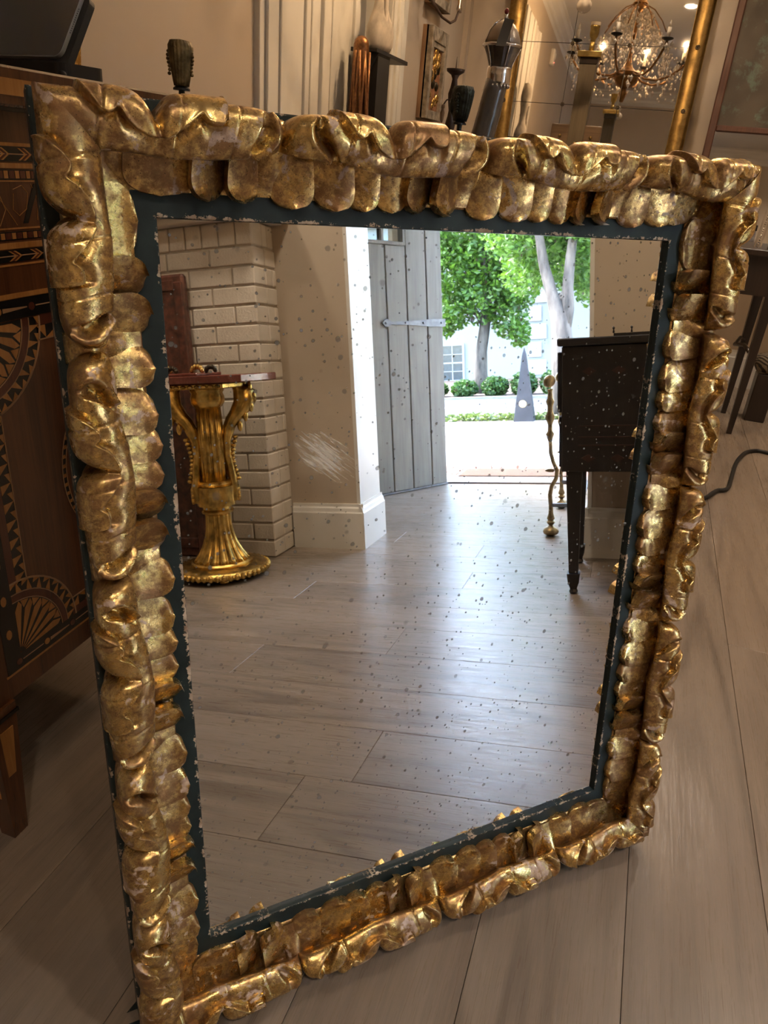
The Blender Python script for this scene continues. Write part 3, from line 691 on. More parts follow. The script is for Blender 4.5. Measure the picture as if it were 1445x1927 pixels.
# obelisk
t = NT('galvanised_metal'); v = t.coord('Object'); t.set('Base Color', t.ramp(t.noise(v, 6, 5), [(.3, (.012,.0125,.016)), (.7, (.020,.021,.026))])); t.set('Roughness', .55); t.set('Metallic', .4); LEAD = t.m
ob = thing('metal_obelisk', (9.43,-.19,-.02), 'tall grey metal obelisk with a round gold disc on the pavement', 'obelisk')
MB().frustum((0,0,0),(.285,.285),(0,0,.93),(.055,.055)).frustum((0,0,.93),(.055,.055),(0,0,1.03),(.004,.004)).build('shaft', LEAD, ob)
MB().lathe([(0,0),(.052,0),(.052,.012),(.04,.018),(0,.018)], (-.112,-.012,.25), 24, axis=Matrix.Rotation(-PI/2, 3, 'Y')).build('disc', simple('gold_disc', (.75,.52,.18), .35, .7), ob, True)
# doormat
MAT = NT('coir'); v = MAT.coord('Object'); MAT.set('Base Color', MAT.ramp(MAT.noise(v, 90, 3), [(.3, (.040,.016,.005)), (.7, (.085,.036,.011))])); MAT.set('Roughness', 1.); MAT.bump(MAT.noise(v, 300, 2), 1., .006)
tag(MB().box((4.30,-.07,-.008),(4.66,.78,.018)).build('doormat', MAT.m, bevel=.005), 'brown coir doormat outside the open street door', 'doormat')

# ------------------------------------------------------------------ open plank door
DU = Vector((-.8355,-.5495,0)); DN = Vector((.5495,-.8355,0))        # along the leaf, and its far side
HINGE = Vector((4.030,-.104,0))
GREYOAK = wood('grey_weathered_oak', (.125,.122,.108), (.215,.212,.192), .6, .55, 2, 0., .8, .3)
IRON = simple('grey_iron', (.16,.17,.19), .5, .6, .2, 20.)
dm = Matrix((DU, DN, Vector((0,0,1)))).transposed()
door = bpy.data.objects.new('door_1', None); COL.objects.link(door); m4 = dm.to_4x4(); m4.translation = HINGE; door.matrix_world = m4; door['kind'] = 'structure'
DHT = 2.08
edges = [0.004, .152, .331, .509, .683, .86, .985]
for k, (a, b) in enumerate(zip(edges, edges[1:])):
    top = DHT if (k < 2 or k > 4) else 1.645
    # the boards of the glazed part stop at the window
    MB().box((a+.0035, -.022, .016), (b-.0035, .022, top)).build('board', GREYOAK, door, bevel=.004)
    MB().box((a-.004, -.010, .016), (a+.004, .012, top)).build('groove_tongue', GREYOAK, door)
MB().box((.335,-.022,1.95),(.86,.022,DHT)).build('top_rail', GREYOAK, door)
MB().box((.335,-.03,1.645),(.86,.03,1.668)).build('window_sill', GREYOAK, door, bevel=.003)
for x in (.335,.515,.70,.845): MB().box((x,-.026,1.668),(x+.018,.026,1.95)).build('glazing_bar', GREYOAK, door)
t = NT('door_pane_glass'); t.set('Base Color', (.85,.9,.9,1)); t.set('Roughness', .02); t.set('Transmission Weight', 1.); t.set('IOR', 1.45); CLEAR = t.m
for x in (.352,.532,.717): MB().box((x,-.003,1.668),(x+.165,.003,1.95)).build('pane', CLEAR, door)
def strap(z):
    mb = MB(); poly = [(-.01,-.026),(.12,-.025),(.33,-.013),(.480,-.009),(.505,-.020),(.520,-.028),(.540,-.020),(.560,0),(.540,.020),(.520,.028),(.505,.020),(.480,.009),(.33,.013),(.12,.025),(-.01,.026)]
    mb.prism(poly, lambda p, hh: (p[0], hh, p[1]+z), -.031, -.022); o = mb.build('strap_hinge', IRON, door)
    for x in (.03,.2,.36,.53): MB().ball((x,-.031,z), .008, 8, 4).build('bolt', IRON, o, True)
strap(1.150)
MB().box((.004,-.026,.004),(.985,.026,.016)).build('draught_strip', IRON, door)

# ------------------------------------------------------------------ painted brick chimney breast beside the opening
BRK = NT('cream_painted_brick'); v = BRK.coord('Object', rnd=False); BRK.set('Base Color', BRK.ramp(BRK.noise(v, 6, 5), [(.3, (.56,.495,.40)), (.7, (.68,.61,.51))])); BRK.set('Roughness', .62); BRK.bump(BRK.noise(v, 95, 5, .7), .8, .004); BRK = BRK.m
MORT = simple('painted_mortar', (.46,.40,.32), .8, 0., .1, 20., .6, 120.)
BX0, BYF = 1.925, -.460
pier = struct('wall_brick', MB().box((BX0+.008, YF, 0), (XD, BYF-.008, 1.545)), MORT)
PITZ = .0845
def brick(a, b): MB().box(a, b).build('brick', BRK, pier, bevel=.004)
z = .004; row = 0
while z+PITZ < 1.47:
    off = (0, .11, .05, .16)[row % 4]; y = BYF
    first = .225 if row % 2 == 0 else .115
    brick((BX0, BYF-first+.008, z), (BX0+.11, BYF, z+PITZ-.010))
    y = BYF-first
    while y > YF+.03:
        L = .225; y2 = max(YF, y-L); brick((BX0, y2+.008, z), (BX0+.10, y, z+PITZ-.010)); y = y2
    # return face towards the opening
    s = .112 if row % 2 == 0 else .150
    x = BX0+.11; xs = [x] + ([x+.075] if row % 2 else []) + [XD-.002]
    for xa, xb in zip(xs, xs[1:]): brick((xa+.008, BYF-.09, z), (xb, BYF-.0005, z+PITZ-.010))
    z += PITZ; row += 1
y = BYF
while y > YF+.05: brick((BX0-.001, y-.078, z), (BX0+.1, y, 1.540)); y -= .0855
x = BX0+.102
while x < XD-.05: brick((x, BYF-.09, z), (x+.05, BYF, 1.540)); x += .058
struct('trim_10', MB().box((BX0-.06, YF, 1.545), (XD, BYF+.05, 1.575)).box((BX0-.11, YF, 1.575), (XD, BYF+.10, 1.61)), WHITE, bevel=.004)
struct('wall_breast', MB().box((BX0+.01, YF, 1.61), (XD, BYF-.01, ZC)), WALL)
# ------------------------------------------------------------------ gilt console with a red marble top, before the bricks (seen in the mirror)
GOLDL = simple('water_gilding', (.66,.43,.12), .27, .95, .4, 18., .35, 60.)
MARBLE = NT('red_marble'); v = MARBLE.coord('Object'); MARBLE.set('Base Color', MARBLE.ramp(MARBLE.noise(v, 9, 7, .65, 1.), [(.3, (.10,.025,.018)), (.6, (.22,.07,.05)), (.72, (.36,.20,.15))])); MARBLE.set('Roughness', .14); MARBLE = MARBLE.m
PC = Vector((1.625,-.575,0))
con = thing('gilt_console', PC, 'gilt console table with a red marble top and a fluted pedestal beside the bricks', 'console table'); con.scale = (.88,.88,1.)
def pedestal(cx, cy, par):
    # plinth with a gadrooned rim
    MB().lathe([(0,.018),(.205,.018),(.228,.026),(.232,.034),(.226,.044),(.215,.052),(.175,.058),(0,.060)], (cx,cy,0), 40).build('plinth', GOLDL, par, True, sharp=40)
    for k in range(46):
        th = 2*PI*k/46; MB().ball((cx+.230*math.cos(th), cy+.230*math.sin(th), .035), (.0135,.0135,.015), 7, 4).build('bead', GOLDL, par, True)
    for k in range(3):
        th = 2*PI*k/3+.5; MB().ball((cx+.185*math.cos(th), cy+.185*math.sin(th), .011), (.024,.024,.011), 10, 5).build('foot', GOLDL, par, True)
    # flaring fluted base
    def fl(r, z, th): return r*(1-.15*max(0, math.cos(th*16))**.7)
    MB().lathe([(0,.056),(.150,.058),(.154,.066),(.146,.073)], (cx,cy,0), 40).build('base_moulding', GOLDL, par, True, sharp=40)
    prof = []
    for k in range(15):
        u = k/14; prof.append((lerp(.140, .062, 1-(1-u)**2.6), lerp(.072, .285, u)))
    MB().lathe(prof, (cx,cy,0), 96, flute=fl).build('flared_stem', GOLDL, par, True)
    MB().lathe([(.06,.280),(.078,.286),(.082,.296),(.072,.304),(.070,.318),(.088,.322)], (cx,cy,0), 32).build('collar', GOLDL, par, True, sharp=40)
    MB().lathe([(0,.318),(.094,.320),(.094,.404),(0,.406)], (cx,cy,0), 40, flute=lambda r, z, th: r*(1-.03*(.5+.5*math.cos(th*24)))).build('fluted_drum', GOLDL, par)
    MB().lathe([(.05,.404),(.082,.406),(.088,.416),(.078,.426),(.066,.430)], (cx,cy,0), 32).build('ring', GOLDL, par, True, sharp=40)
    MB().lathe([(.064,.428),(.066,.60),(.060,.745)], (cx,cy,0), 96, flute=lambda r, z, th: r*(1-.17*max(0, math.cos(th*14))**.7)).build('fluted_shaft', GOLDL, par, True)
    MB().lathe([(.058,.740),(.070,.748),(.082,.765),(.084,.785),(.076,.805),(.084,.815),(.084,.826)], (cx,cy,0), 36, flute=lambda r, z, th: r*(1-.06*(.5+.5*math.cos(th*9)))).build('capital', GOLDL, par, True)
pedestal(0, 0, con)
# scrolled bracket on the side of the stem nearest the opening
def bracket(y0, sgn, x0=.0):
    mb = MB(); path = [(0.085,.335),(.092,.40),(.083,.47),(.072,.54),(.074,.60),(.092,.655),(.122,.695),(.155,.725),(.180,.765),(.178,.810),(.150,.838)]
    wd = [.040]*4+[.042,.046,.050,.054,.056,.054,.046]; th = [.026,.026,.022,.022,.026,.034,.046,.056,.060,.056,.036]
    n = len(path); ds = Vector((.52,.854,0))
    def P(a, b):
        r, z = path[a]; k = b % 8; ang = 2*PI*k/8+PI/8; off = Vector((-.854,.52,0))*(wd[a]*math.cos(ang)) ; rr = r+th[a]*math.sin(ang)
        return (x0+ds.x*rr*sgn+off.x, y0+ds.y*rr*sgn+off.y, z)
    mb.grid(n, 9, P); mb.build('scroll_bracket', GOLDL, con, True)
    for k in range(11): 
        u = k/10; r = lerp(.118, .098, math.sin(PI*u)); z = lerp(.43,.61,u); MB().ball((x0+ds.x*r*sgn, y0+ds.y*r*sgn, z), (.016,.014,.010), 8, 4).build('husk', GOLDL, con, True)
    for k in range(9):
        th_ = 2*PI*k/9; c = Vector((x0+ds.x*.112*sgn, y0+ds.y*.112*sgn, .365)); e = Vector((-.854,.52,0))*math.cos(th_)*.016+Vector((0,0,1))*math.sin(th_)*.026
        MB().ball(tuple(c+e), (.010,.010,.013), 7, 4).build('rosette_petal', GOLDL, con, True)
    for k, z in enumerate((.66,.70,.74,.78,.82)):
        r = (.145,.175,.205,.222,.205)[k]
        for q in (-1,0,1): MB().ball((x0+ds.x*r*sgn-.854*.026*q, y0+ds.y*r*sgn+.52*.026*q, z), (.014,.013,.026), 8, 5).build('acanthus_leaf', GOLDL, con, True)
bracket(0, 1); bracket(0, -1)
MB().box((-.14,-.24,.824),(.14,.17,.846)).build('frieze', GOLDL, con, bevel=.004)
for k in range(11): MB().ball((-.142,-.22+k*.0365,.834), (.008,.015,.008), 7, 4).build('bead', GOLDL, con, True)
MB().box((-.17,-.52,.848),(.19,.285,.879)).build('marble_top', MARBLE, con, bevel=.003)
# carved fragments on the marble
tr = thing('carved_tray', PC+Vector((-.03,-.22,.879)), 'flat carved tray of gilt fragments on the red marble top', 'tray')
MB().box((-.10,-.24,0),(.10,.26,.012)).build('slab', MARBLE, tr, bevel=.003)
for k, (x, y, s, nm) in enumerate(((-.02,-.12,.03,''),(.03,.02,.034,''),(-.03,.10,.026,''),(.02,.19,.03,''),(-.02,.28,.026,''),(.03,-.22,.03,''))):
    tt = thing('carved_shell', PC+Vector((-.03+x,-.22+y,.891 if y < .27 else .891)), 'small carved gilt shell on the marble tray, %s from the carved screen' % ('second','third','fourth','fifth','sixth','first')[k], 'carving', 'carved shells on the tray')
    for q in range(6):
        th = PI*q/5; MB().ball((.0, math.cos(th)*s*.8, s*.35+math.sin(th)*s*.5), (s*.5, s*.32, s*.42), 8, 5).build('lobe', GILT_DARK if k % 2 else BRONZE, tt, True)
# tall carved red-brown panel standing against the bricks
OX = simple('carved_oxblood_wood', (.10,.032,.020), .4, 0., .45, 30., .6, 70., .3)
ch = thing('wooden_screen', (1.89,-.95,0), 'tall dark red carved wooden panel standing against the bricks', 'screen')
MB().box((-.02,-.16,.0),(.022,.155,1.335)).build('board', OX, ch, bevel=.012)
for y in (-.135,.13): MB().box((-.03,y-.022,0),(-.018,y+.022,1.30)).build('stile', OX, ch, bevel=.004)
for z in (.05,.62,1.26): MB().box((-.028,-.112,z),(-.018,.108,z+.05)).build('rail', OX, ch, bevel=.004)
for k in range(7): MB().tube([(-.022,-.06+.06*math.sin(j*.9),.14+k*.155+j*.014) for j in range(9)], .008, 6).build('carved_scroll', OX, ch, True)

# ------------------------------------------------------------------ dark inlaid desk by the opening (seen in the mirror)
NAVY = wood('near_black_veneer', (.006,.0055,.007), (.013,.011,.013), .42, 1., 2, .15)
INL = simple('red_inlay', (.035,.013,.011), .5)
dk = thing('dark_desk', (1.575,.905,0), 'dark inlaid writing desk on tapered legs beside the opening', 'desk')
MB().box((0,0,.475),(.50,.78,.925)).build('carcase', NAVY, dk, bevel=.004)
MB().box((-.015,-.015,.925),(.515,.795,.952)).build('top', NAVY, dk, bevel=.004)
MB().box((.02,-.016,.69),(.48,0,.905)).build('drawer_front', NAVY, dk, bevel=.003); MB().box((.02,-.010,.49),(.48,0,.675)).build('drawer_front', NAVY, dk, bevel=.003)
for z in (.64,.60,.57): MB().box((-.0012,.06,z),(.0,.72,z+.004)).build('inlay_line', INL, dk)
for k in range(7): MB().prism([(.07+k*.1,.835),(.095+k*.1,.85),(.12+k*.1,.835),(.095+k*.1,.82)], lambda p, hh: (hh, p[0], p[1]), -.0013, 0).build('inlay_diamond', INL, dk)
for k in range(7): MB().prism([(.07+k*.1,.525),(.095+k*.1,.54),(.12+k*.1,.525),(.095+k*.1,.51)], lambda p, hh: (hh, p[0], p[1]), -.0013, 0).build('inlay_diamond', INL, dk)
for (x, y) in ((.035,.045),(.465,.045),(.035,.735),(.465,.735)):
    l = MB().frustum((x,y,.085),(.034,.034),(x,y,.476),(.056,.056)).build('leg', NAVY, dk)
    MB().frustum((x,y,.045),(.040,.040),(x,y,.082),(.048,.048)).frustum((x,y,.018),(.022,.022),(x,y,.045),(.038,.038)).lathe([(0,0),(.013,0),(.017,.01),(.013,.020),(0,.02)], (x,y,0), 10).build('spade_foot', NAVY, l)
kd = MB(); tr2 = thing('desk_tray', (1.60,1.08,.952), 'small dark galleried tray on top of the desk', 'tray'); MB().box((0,0,0),(.3,.26,.010)).build('base', NAVY, tr2)
for y in (.0,.06,.13,.2,.255): MB().lathe([(0,.01),(.004,.012),(.002,.022),(.005,.028),(0,.034)], (.005,y,0), 8).build('finial', NAVY, tr2, True)

# ------------------------------------------------------------------ brass andiron stand beside the door opening (seen in the mirror)
AGED = simple('old_brass', (.30,.22,.11), .35, 1., .3, 40., .2, 90.)
an = thing('brass_andirons', (2.52,.785,0), 'tall brass andiron pair with ball tops joined by iron bars', 'andirons')
def andiron(dx, par):
    MB().lathe([(0,.002),(.018,.002),(.036,.012),(.040,.024),(.034,.038),(.018,.048),(.010,.056),(.019,.066),(.023,.074),(.014,.082),(.020,.09),(.012,.115),(.0105,.16)], (dx,0,0), 24).build('foot', AGED, par, True, sharp=60)
    MB().tube([(dx,0,.155),(dx,-.004,.21),(dx,.004,.255),(dx,.026,.295),(dx,.030,.335),(dx,.012,.375),(dx,.0,.42),(dx,-.004,.50)], .0105, 10).build('swan_stem', AGED, par, True)
    MB().lathe([(.011,.48),(.016,.50),(.022,.515),(.013,.53),(.012,.56),(.020,.585),(.024,.60),(.014,.625),(.013,.65),(.021,.675),(.014,.69),(.010,.72),(.016,.735)], (dx,-.004,0), 20).build('baluster', AGED, par, True)
    MB().lathe([(0,-.014),(.028,-.012),(.033,0),(.028,.012),(0,.014)], (dx,-.008,.772), 24, axis=Matrix.Rotation(PI/2-.5, 3, 'X') @ Matrix.Rotation(.7, 3, 'Y')).build('disc_finial', AGED, par, True)
    MB().prism([(-.03,.335),(-.012,.343),(.012,.343),(.02,.335),(.012,.327),(-.012,.327)], lambda p, hh: (dx+hh, p[0], p[1]), -.01, .01).build('spur', AGED, par)
andiron(0, an); andiron(.70, an)
MB().box((-.008,0,.150),(.008,.165,.168)).build('bar', IRON, an); MB().box((.69,0,.150),(.71,.165,.168)).build('bar', IRON, an); MB().box((0,.14,.150),(.70,.156,.166)).build('cross_bar', IRON, an)
for dx in (0,.70): MB().box((dx-.008,.15,0),(dx+.008,.166,.15)).build('rear_leg', IRON, an)
# ------------------------------------------------------------------ marquetry cabinet on the left
def marq(name, dark, light, rough=.22): return wood(name, dark, light, rough, 1.3, 2, .35, 1., .05)
ROSE = marq('rosewood_veneer', (.055,.020,.009), (.120,.045,.017)); PANELW = marq('walnut_veneer', (.060,.022,.010), (.130,.049,.019)); SATIN = marq('satinwood_inlay', (.28,.115,.028), (.43,.195,.055))
EBONY = simple('ebony_inlay', (.008,.007,.006), .25, 0., .3, 20., coat=.3); PURPLE = marq('purpleheart_inlay', (.058,.015,.009), (.110,.032,.016)); STRING = simple('box_stringing', (.34,.19,.09), .35)
FX, CY0, CY1, CYM = -.82, .655, 1.249, .952
chest = thing('marquetry_cabinet', ((FX-1.30)/2+.02, CYM, 0), 'tall marquetry cabinet with inlaid fans and banding at the left edge', 'cabinet')
cr = chest.location
def CL(x, y, z): return (x-cr.x, y-cr.y, z-cr.z)
def cbox(a, b, name, mat, par=None, bevel=0): return MB().box(CL(*a), CL(*b)).build(name, mat, par or chest, bevel=bevel)
cbox((-1.285, CY0, .283), (FX, CY1, 1.143), 'carcase', ROSE)
top = cbox((-1.295, CY0-.022, 1.143), (FX+.020, CY1+.022, 1.189), 'top', ROSE, bevel=.003)
cbox((FX+.020, CY0-.01, 1.156), (FX+.0212, CY1+.01, 1.175), 'satin_band', SATIN, top); cbox((FX+.0, CY0-.012, 1.138), (FX+.008, CY1+.012, 1.143), 'ebony_bead', EBONY)
def inl(poly, mat, name, x=FX, th=.0010):
    return MB().prism(poly, lambda p, hh: CL(hh, p[0], p[1]), x-.0005, x+th).build(name, mat, chest)
def strip(z0, z1, mat, name, y0=CY0+.002, y1=CY1-.002, th=.0009): return inl([(y0,z0),(y1,z0),(y1,z1),(y0,z1)], mat, name, th=th)
def arrow_band(z0, z1):
    strip(z0, z1, EBONY, 'ebony_band'); zm = (z0+z1)/2; h = (z1-z0)/2*.86
    strip(zm-.0007, zm+.0007, STRING, 'arrow_line', th=.0013)
    k = 0; y = .8434-.0392*4
    while y < CY1-.01:
        for d, m in ((0, SATIN), (-.0045, PURPLE), (-.009, SATIN)):
            for s in (-1, 1):
                w = .0036; inl([(y+d,zm),(y+d-.012,zm+s*h),(y+d-.012-w,zm+s*h),(y+d-w,zm)], m, 'arrow_barb', th=.0014)
        y += .0392
def block_band(z0, z1):
    strip(z0, z1, EBONY, 'ebony_band'); y = .8294-.0195*8; k = 0
    while y < CY1-.012:
        inl([(y,z0+.0014),(y+.0068,z0+.0014),(y+.0068,z1-.0014),(y,z1-.0014)], STRING if k % 1 == 0 and False else SATIN, 'inlay_block', th=.0014)
        inl([(y+.0085,z0+.0014),(y+.0178,z0+.0014),(y+.0178,z1-.0014),(y+.0085,z1-.0014)], PURPLE, 'inlay_block', th=.0014); y += .0195; k += 1
strip(1.0975, 1.1016, SATIN, 'stringing'); arrow_band(1.0793, 1.0968); strip(1.0709, 1.0772, SATIN, 'satin_band'); block_band(1.0572, 1.0693); strip(1.0545, 1.0561, SATIN, 'stringing')
strip(.9949, .9972, SATIN, 'stringing'); block_band(.9815, .9922); strip(.9702, .9783, SATIN, 'satin_band'); arrow_band(.9534, .9689); strip(.948, .9507, SATIN, 'stringing')
strip(.905, .912, SATIN, 'satin_band')
# carved foliage figure on the drawer between the bands
for (pts, m) in (([(.80,1.05),(.82,1.03),(.835,1.01),(.842,1.0)], STRING), ([(.842,1.045),(.858,1.05),(.868,1.04),(.862,1.02),(.848,1.012),(.838,1.02),(.842,1.04)], STRING), ([(.815,1.045),(.825,1.02),(.812,1.0)], STRING), ([(.875,1.052),(.885,1.03),(.88,1.005)], STRING)):
    MB().tube([CL(FX+.0004, y, z) for y, z in pts], .0005, 5).build('engraved_scroll', SATIN, chest)
inl([(.880,1.052),(.889,1.052),(.862,1.002),(.853,1.002)], EBONY, 'inlay_band', th=.0011)
# door panel: black banding with a chain of dots, red strip, saw-tooth, quarter fans
PZ0, PZ1, PY0, PY1 = .354, .8755, .7288, 2*CYM-.7288
strip(.8772, .904, EBONY, 'ebony_band'); strip(.3277, .3546, EBONY, 'ebony_band', .699, 2*CYM-.699)
for y0, y1 in ((.699, PY0), (PY1, 2*CYM-.699)): inl([(y0,.3546),(y1,.3546),(y1,.8772),(y0,.8772)], EBONY, 'ebony_band')
strip(.3235, .3277, SATIN, 'stringing', .696, 2*CYM-.696)
for zz in (.8909, .341):
    for k in range(-4, 9):
        y = .8477+.0615*(k-1)
        if not .705 < y < 2*CYM-.705: continue
        inl([(y+.0058*math.cos(a*PI/5), zz+.0058*math.sin(a*PI/5)) for a in range(10)], PURPLE if k % 2 else SATIN, 'inlay_dot', th=.0014)
        inl([(y+.008,zz-.0006-(.0025 if k % 2 == 0 else 0)),(y+.053,zz-.0006),(y+.053,zz+.0010),(y+.008,zz+.0010+(.002 if k % 2 == 0 else 0))], STRING, 'inlay_link', th=.0012)
for k in range(9):
    z = .40+.062*k
    for y in (.7135, 2*CYM-.7135): inl([(y+.0055*math.cos(a*PI/5), z+.009*math.sin(a*PI/5)) for a in range(10)], SATIN, 'inlay_dot', th=.0014)
def ring(cy, cz, r0, r1, a0, a1, mat, name, n=14, th=.0011):
    pts = [(cy+r0*math.cos(lerp(a0,a1,k/n)), cz+r0*math.sin(lerp(a0,a1,k/n))) for k in range(n+1)] + [(cy+r1*math.cos(lerp(a1,a0,k/n)), cz+r1*math.sin(lerp(a1,a0,k/n))) for k in range(n+1)]
    # n-gon strips are split so that they stay flat and clean
    for k in range(n):
        a, b = lerp(a0,a1,k/n), lerp(a0,a1,(k+1)/n)
        yield [(cy+r0*math.cos(a), cz+r0*math.sin(a)),(cy+r1*math.cos(a), cz+r1*math.sin(a)),(cy+r1*math.cos(b), cz+r1*math.sin(b)),(cy+r0*math.cos(b), cz+r0*math.sin(b))]
def ring_obj(cy, cz, r0, r1, a0, a1, mat, name, th=.0011, n=14):
    mb = MB()
    for q in ring(cy, cz, r0, r1, a0, a1, mat, name, n): mb.prism(q, lambda p, hh: CL(hh, p[0], p[1]), FX-.0005, FX+th)
    return mb.build(name, mat, chest)
inl([(PY0,PZ0),(PY1,PZ0),(PY1,PZ1),(PY0,PZ1)], PANELW, 'door_panel', th=.0006)
R1, R2, R3 = .131, .1085, .0965
FANZ = {}
for (cy, cz, a0) in ((PY0,PZ1,-PI/2),(PY1,PZ1,PI),(PY0,PZ0,0),(PY1,PZ0,PI/2)):
    a1 = a0+PI/2
    ring_obj(cy, cz, .004, R3, a0, a1, EBONY, 'fan_ground', .0008); ring_obj(cy, cz, R3, R2, a0, a1, PURPLE, 'fan_ring', .0012); ring_obj(cy, cz, R2, R1-.003, a0, a1, EBONY, 'fan_border', .0008)
    ring_obj(cy, cz, R1-.003, R1, a0, a1, STRING, 'fan_stringing', .0018); ring_obj(cy, cz, R2, R2+.0016, a0, a1, STRING, 'fan_stringing', .0016); ring_obj(cy, cz, R3-.0014, R3, a0, a1, STRING, 'fan_stringing', .0016)
    nb = 6
    for k in range(nb):
        am = a0+PI/2*(k+.5)/nb; w = PI/2/nb*.27
        inl([(cy+.012*math.cos(am), cz+.012*math.sin(am)),(cy+.086*math.cos(am-w), cz+.086*math.sin(am-w)),(cy+.094*math.cos(am), cz+.094*math.sin(am)),(cy+.078*math.cos(am+w*1.3), cz+.078*math.sin(am+w*1.3))], SATIN, 'fan_blade', th=.0014)
        am2 = a0+PI/2*(k+1)/nb
        if k < nb-1: inl([(cy+.080*math.cos(am2), cz+.080*math.sin(am2)),(cy+.094*math.cos(am2-.09), cz+.094*math.sin(am2-.09)),(cy+.094*math.cos(am2+.09), cz+.094*math.sin(am2+.09))], SATIN, 'inlay_triangle', th=.0013)
    nt = 8
    for k in range(nt):
        b0, b1 = a0+PI/2*k/nt, a0+PI/2*(k+1)/nt; bm_ = (b0+b1)/2; ra, rb = R2+.002, R1-.003
        inl([(cy+ra*math.cos(b0), cz+ra*math.sin(b0)),(cy+rb*math.cos(bm_), cz+rb*math.sin(bm_)),(cy+ra*math.cos(bm_), cz+ra*math.sin(bm_))], SATIN, 'inlay_triangle', th=.0013)
        inl([(cy+rb*math.cos(bm_), cz+rb*math.sin(bm_)),(cy+rb*math.cos(b1), cz+rb*math.sin(b1)),(cy+lerp(ra,rb,.5)*math.cos(b1), cz+lerp(ra,rb,.5)*math.sin(b1))], SATIN, 'inlay_triangle', th=.0013)
# straight saw-tooth runs between the fans
for side, (yi, yo) in enumerate(((PY0, PY0+.0355), (PY1, PY1-.0355))):
    s = 1 if side == 0 else -1; za, zb = PZ0+R1*.94, PZ1-R1*.94
    inl([(yi,za),(yi+s*.0139,za),(yi+s*.0139,zb),(yi,zb)][::s], PURPLE, 'inlay_strip', th=.0011); inl([(yi+s*.0139,za),(yo,za),(yo,zb),(yi+s*.0139,zb)][::s], EBONY, 'inlay_strip', th=.0008)
    inl([(yo-s*.0018,za),(yo,za),(yo,zb),(yo-s*.0018,zb)][::s], STRING, 'stringing', th=.0018)
    n = 9
    for k in range(n):
        z0, z1 = lerp(za,zb,k/n), lerp(za,zb,(k+1)/n); zm = (z0+z1)/2; A, B = yi+s*.0145, yo-s*.002
        inl([(A,z0),(B,zm),(A,zm)][::s], SATIN, 'inlay_triangle', th=.0013); inl([(B,zm),(B,z1),(lerp(A,B,.5),z1)][::s], SATIN, 'inlay_triangle', th=.0013)
for (zi, zo) in ((PZ0, PZ0+.0355), (PZ1, PZ1-.0355)):
    s = 1 if zo > zi else -1; ya, yb = PY0+R1*.94, PY1-R1*.94
    strip(min(zi,zi+s*.0139), max(zi,zi+s*.0139), PURPLE, 'inlay_strip', ya, yb, .0011); strip(min(zi+s*.0139,zo), max(zi+s*.0139,zo), EBONY, 'inlay_strip', ya, yb, .0008); strip(min(zo-s*.0018,zo), max(zo-s*.0018,zo), STRING, 'stringing', ya, yb, .0018)
    n = 6
    for k in range(n):
        y0, y1 = lerp(ya,yb,k/n), lerp(ya,yb,(k+1)/n); ym = (y0+y1)/2; A, B = zi+s*.0145, zo-s*.002
        inl([(y0,A),(ym,B),(ym,A)][::s], SATIN, 'inlay_triangle', th=.0013); inl([(ym,B),(y1,B),(y1,lerp(A,B,.5))][::s], SATIN, 'inlay_triangle', th=.0013)
# oval medallion
def oval(a, b, da, name, mat, th):
    mb = MB(); n = 48
    for k in range(n):
        t0, t1 = 2*PI*k/n, 2*PI*(k+1)/n
        mb.prism([(CYM+a*math.cos(t0), .6145+b*math.sin(t0)),(CYM+(a-da)*math.cos(t0), .6145+(b-da)*math.sin(t0)),(CYM+(a-da)*math.cos(t1), .6145+(b-da)*math.sin(t1)),(CYM+a*math.cos(t1), .6145+b*math.sin(t1))], lambda p, hh: CL(hh, p[0], p[1]), FX-.0005, FX+th)
    return mb.build(name, mat, chest)
oval(.085, .120, .010, 'oval_band', EBONY, .0009); oval(.085, .120, .0016, 'oval_stringing', STRING, .0016); oval(.0765, .1115, .0014, 'oval_stringing', STRING, .0016)
for k in range(44):
    th = 2*PI*k/44; c = (CYM+.080*math.cos(th), .6145+.115*math.sin(th)); inl([(c[0]-.0028,c[1]-.003),(c[0]+.0028,c[1]-.003),(c[0]+.0028,c[1]+.003),(c[0]-.0028,c[1]+.003)], SATIN, 'inlay_block', th=.0013)
for y in (CY0+.018, CY1-.018):
    for x in (FX-.020, -1.262):
        cx, cy, _ = CL(x, y, 0)
        l = MB().frustum((cx,cy,0),(.030,.030),(cx,cy,.283),(.052,.052)).build('leg', ROSE, chest)
        MB().frustum((cx+.0155,cy,.075),(.002,.010),(cx+.0255,cy,.24),(.002,.026)).build('leg_inlay', SATIN, l); MB().box((cx-.028,cy-.028,.262),(cx+.0285,cy+.028,.268)).build('leg_collar', EBONY, l)
        MB().frustum((cx,cy-.0165+.0,.075),(.012,.002),(cx,cy-.0265,.24),(.026,.002)).build('leg_inlay', SATIN, l)

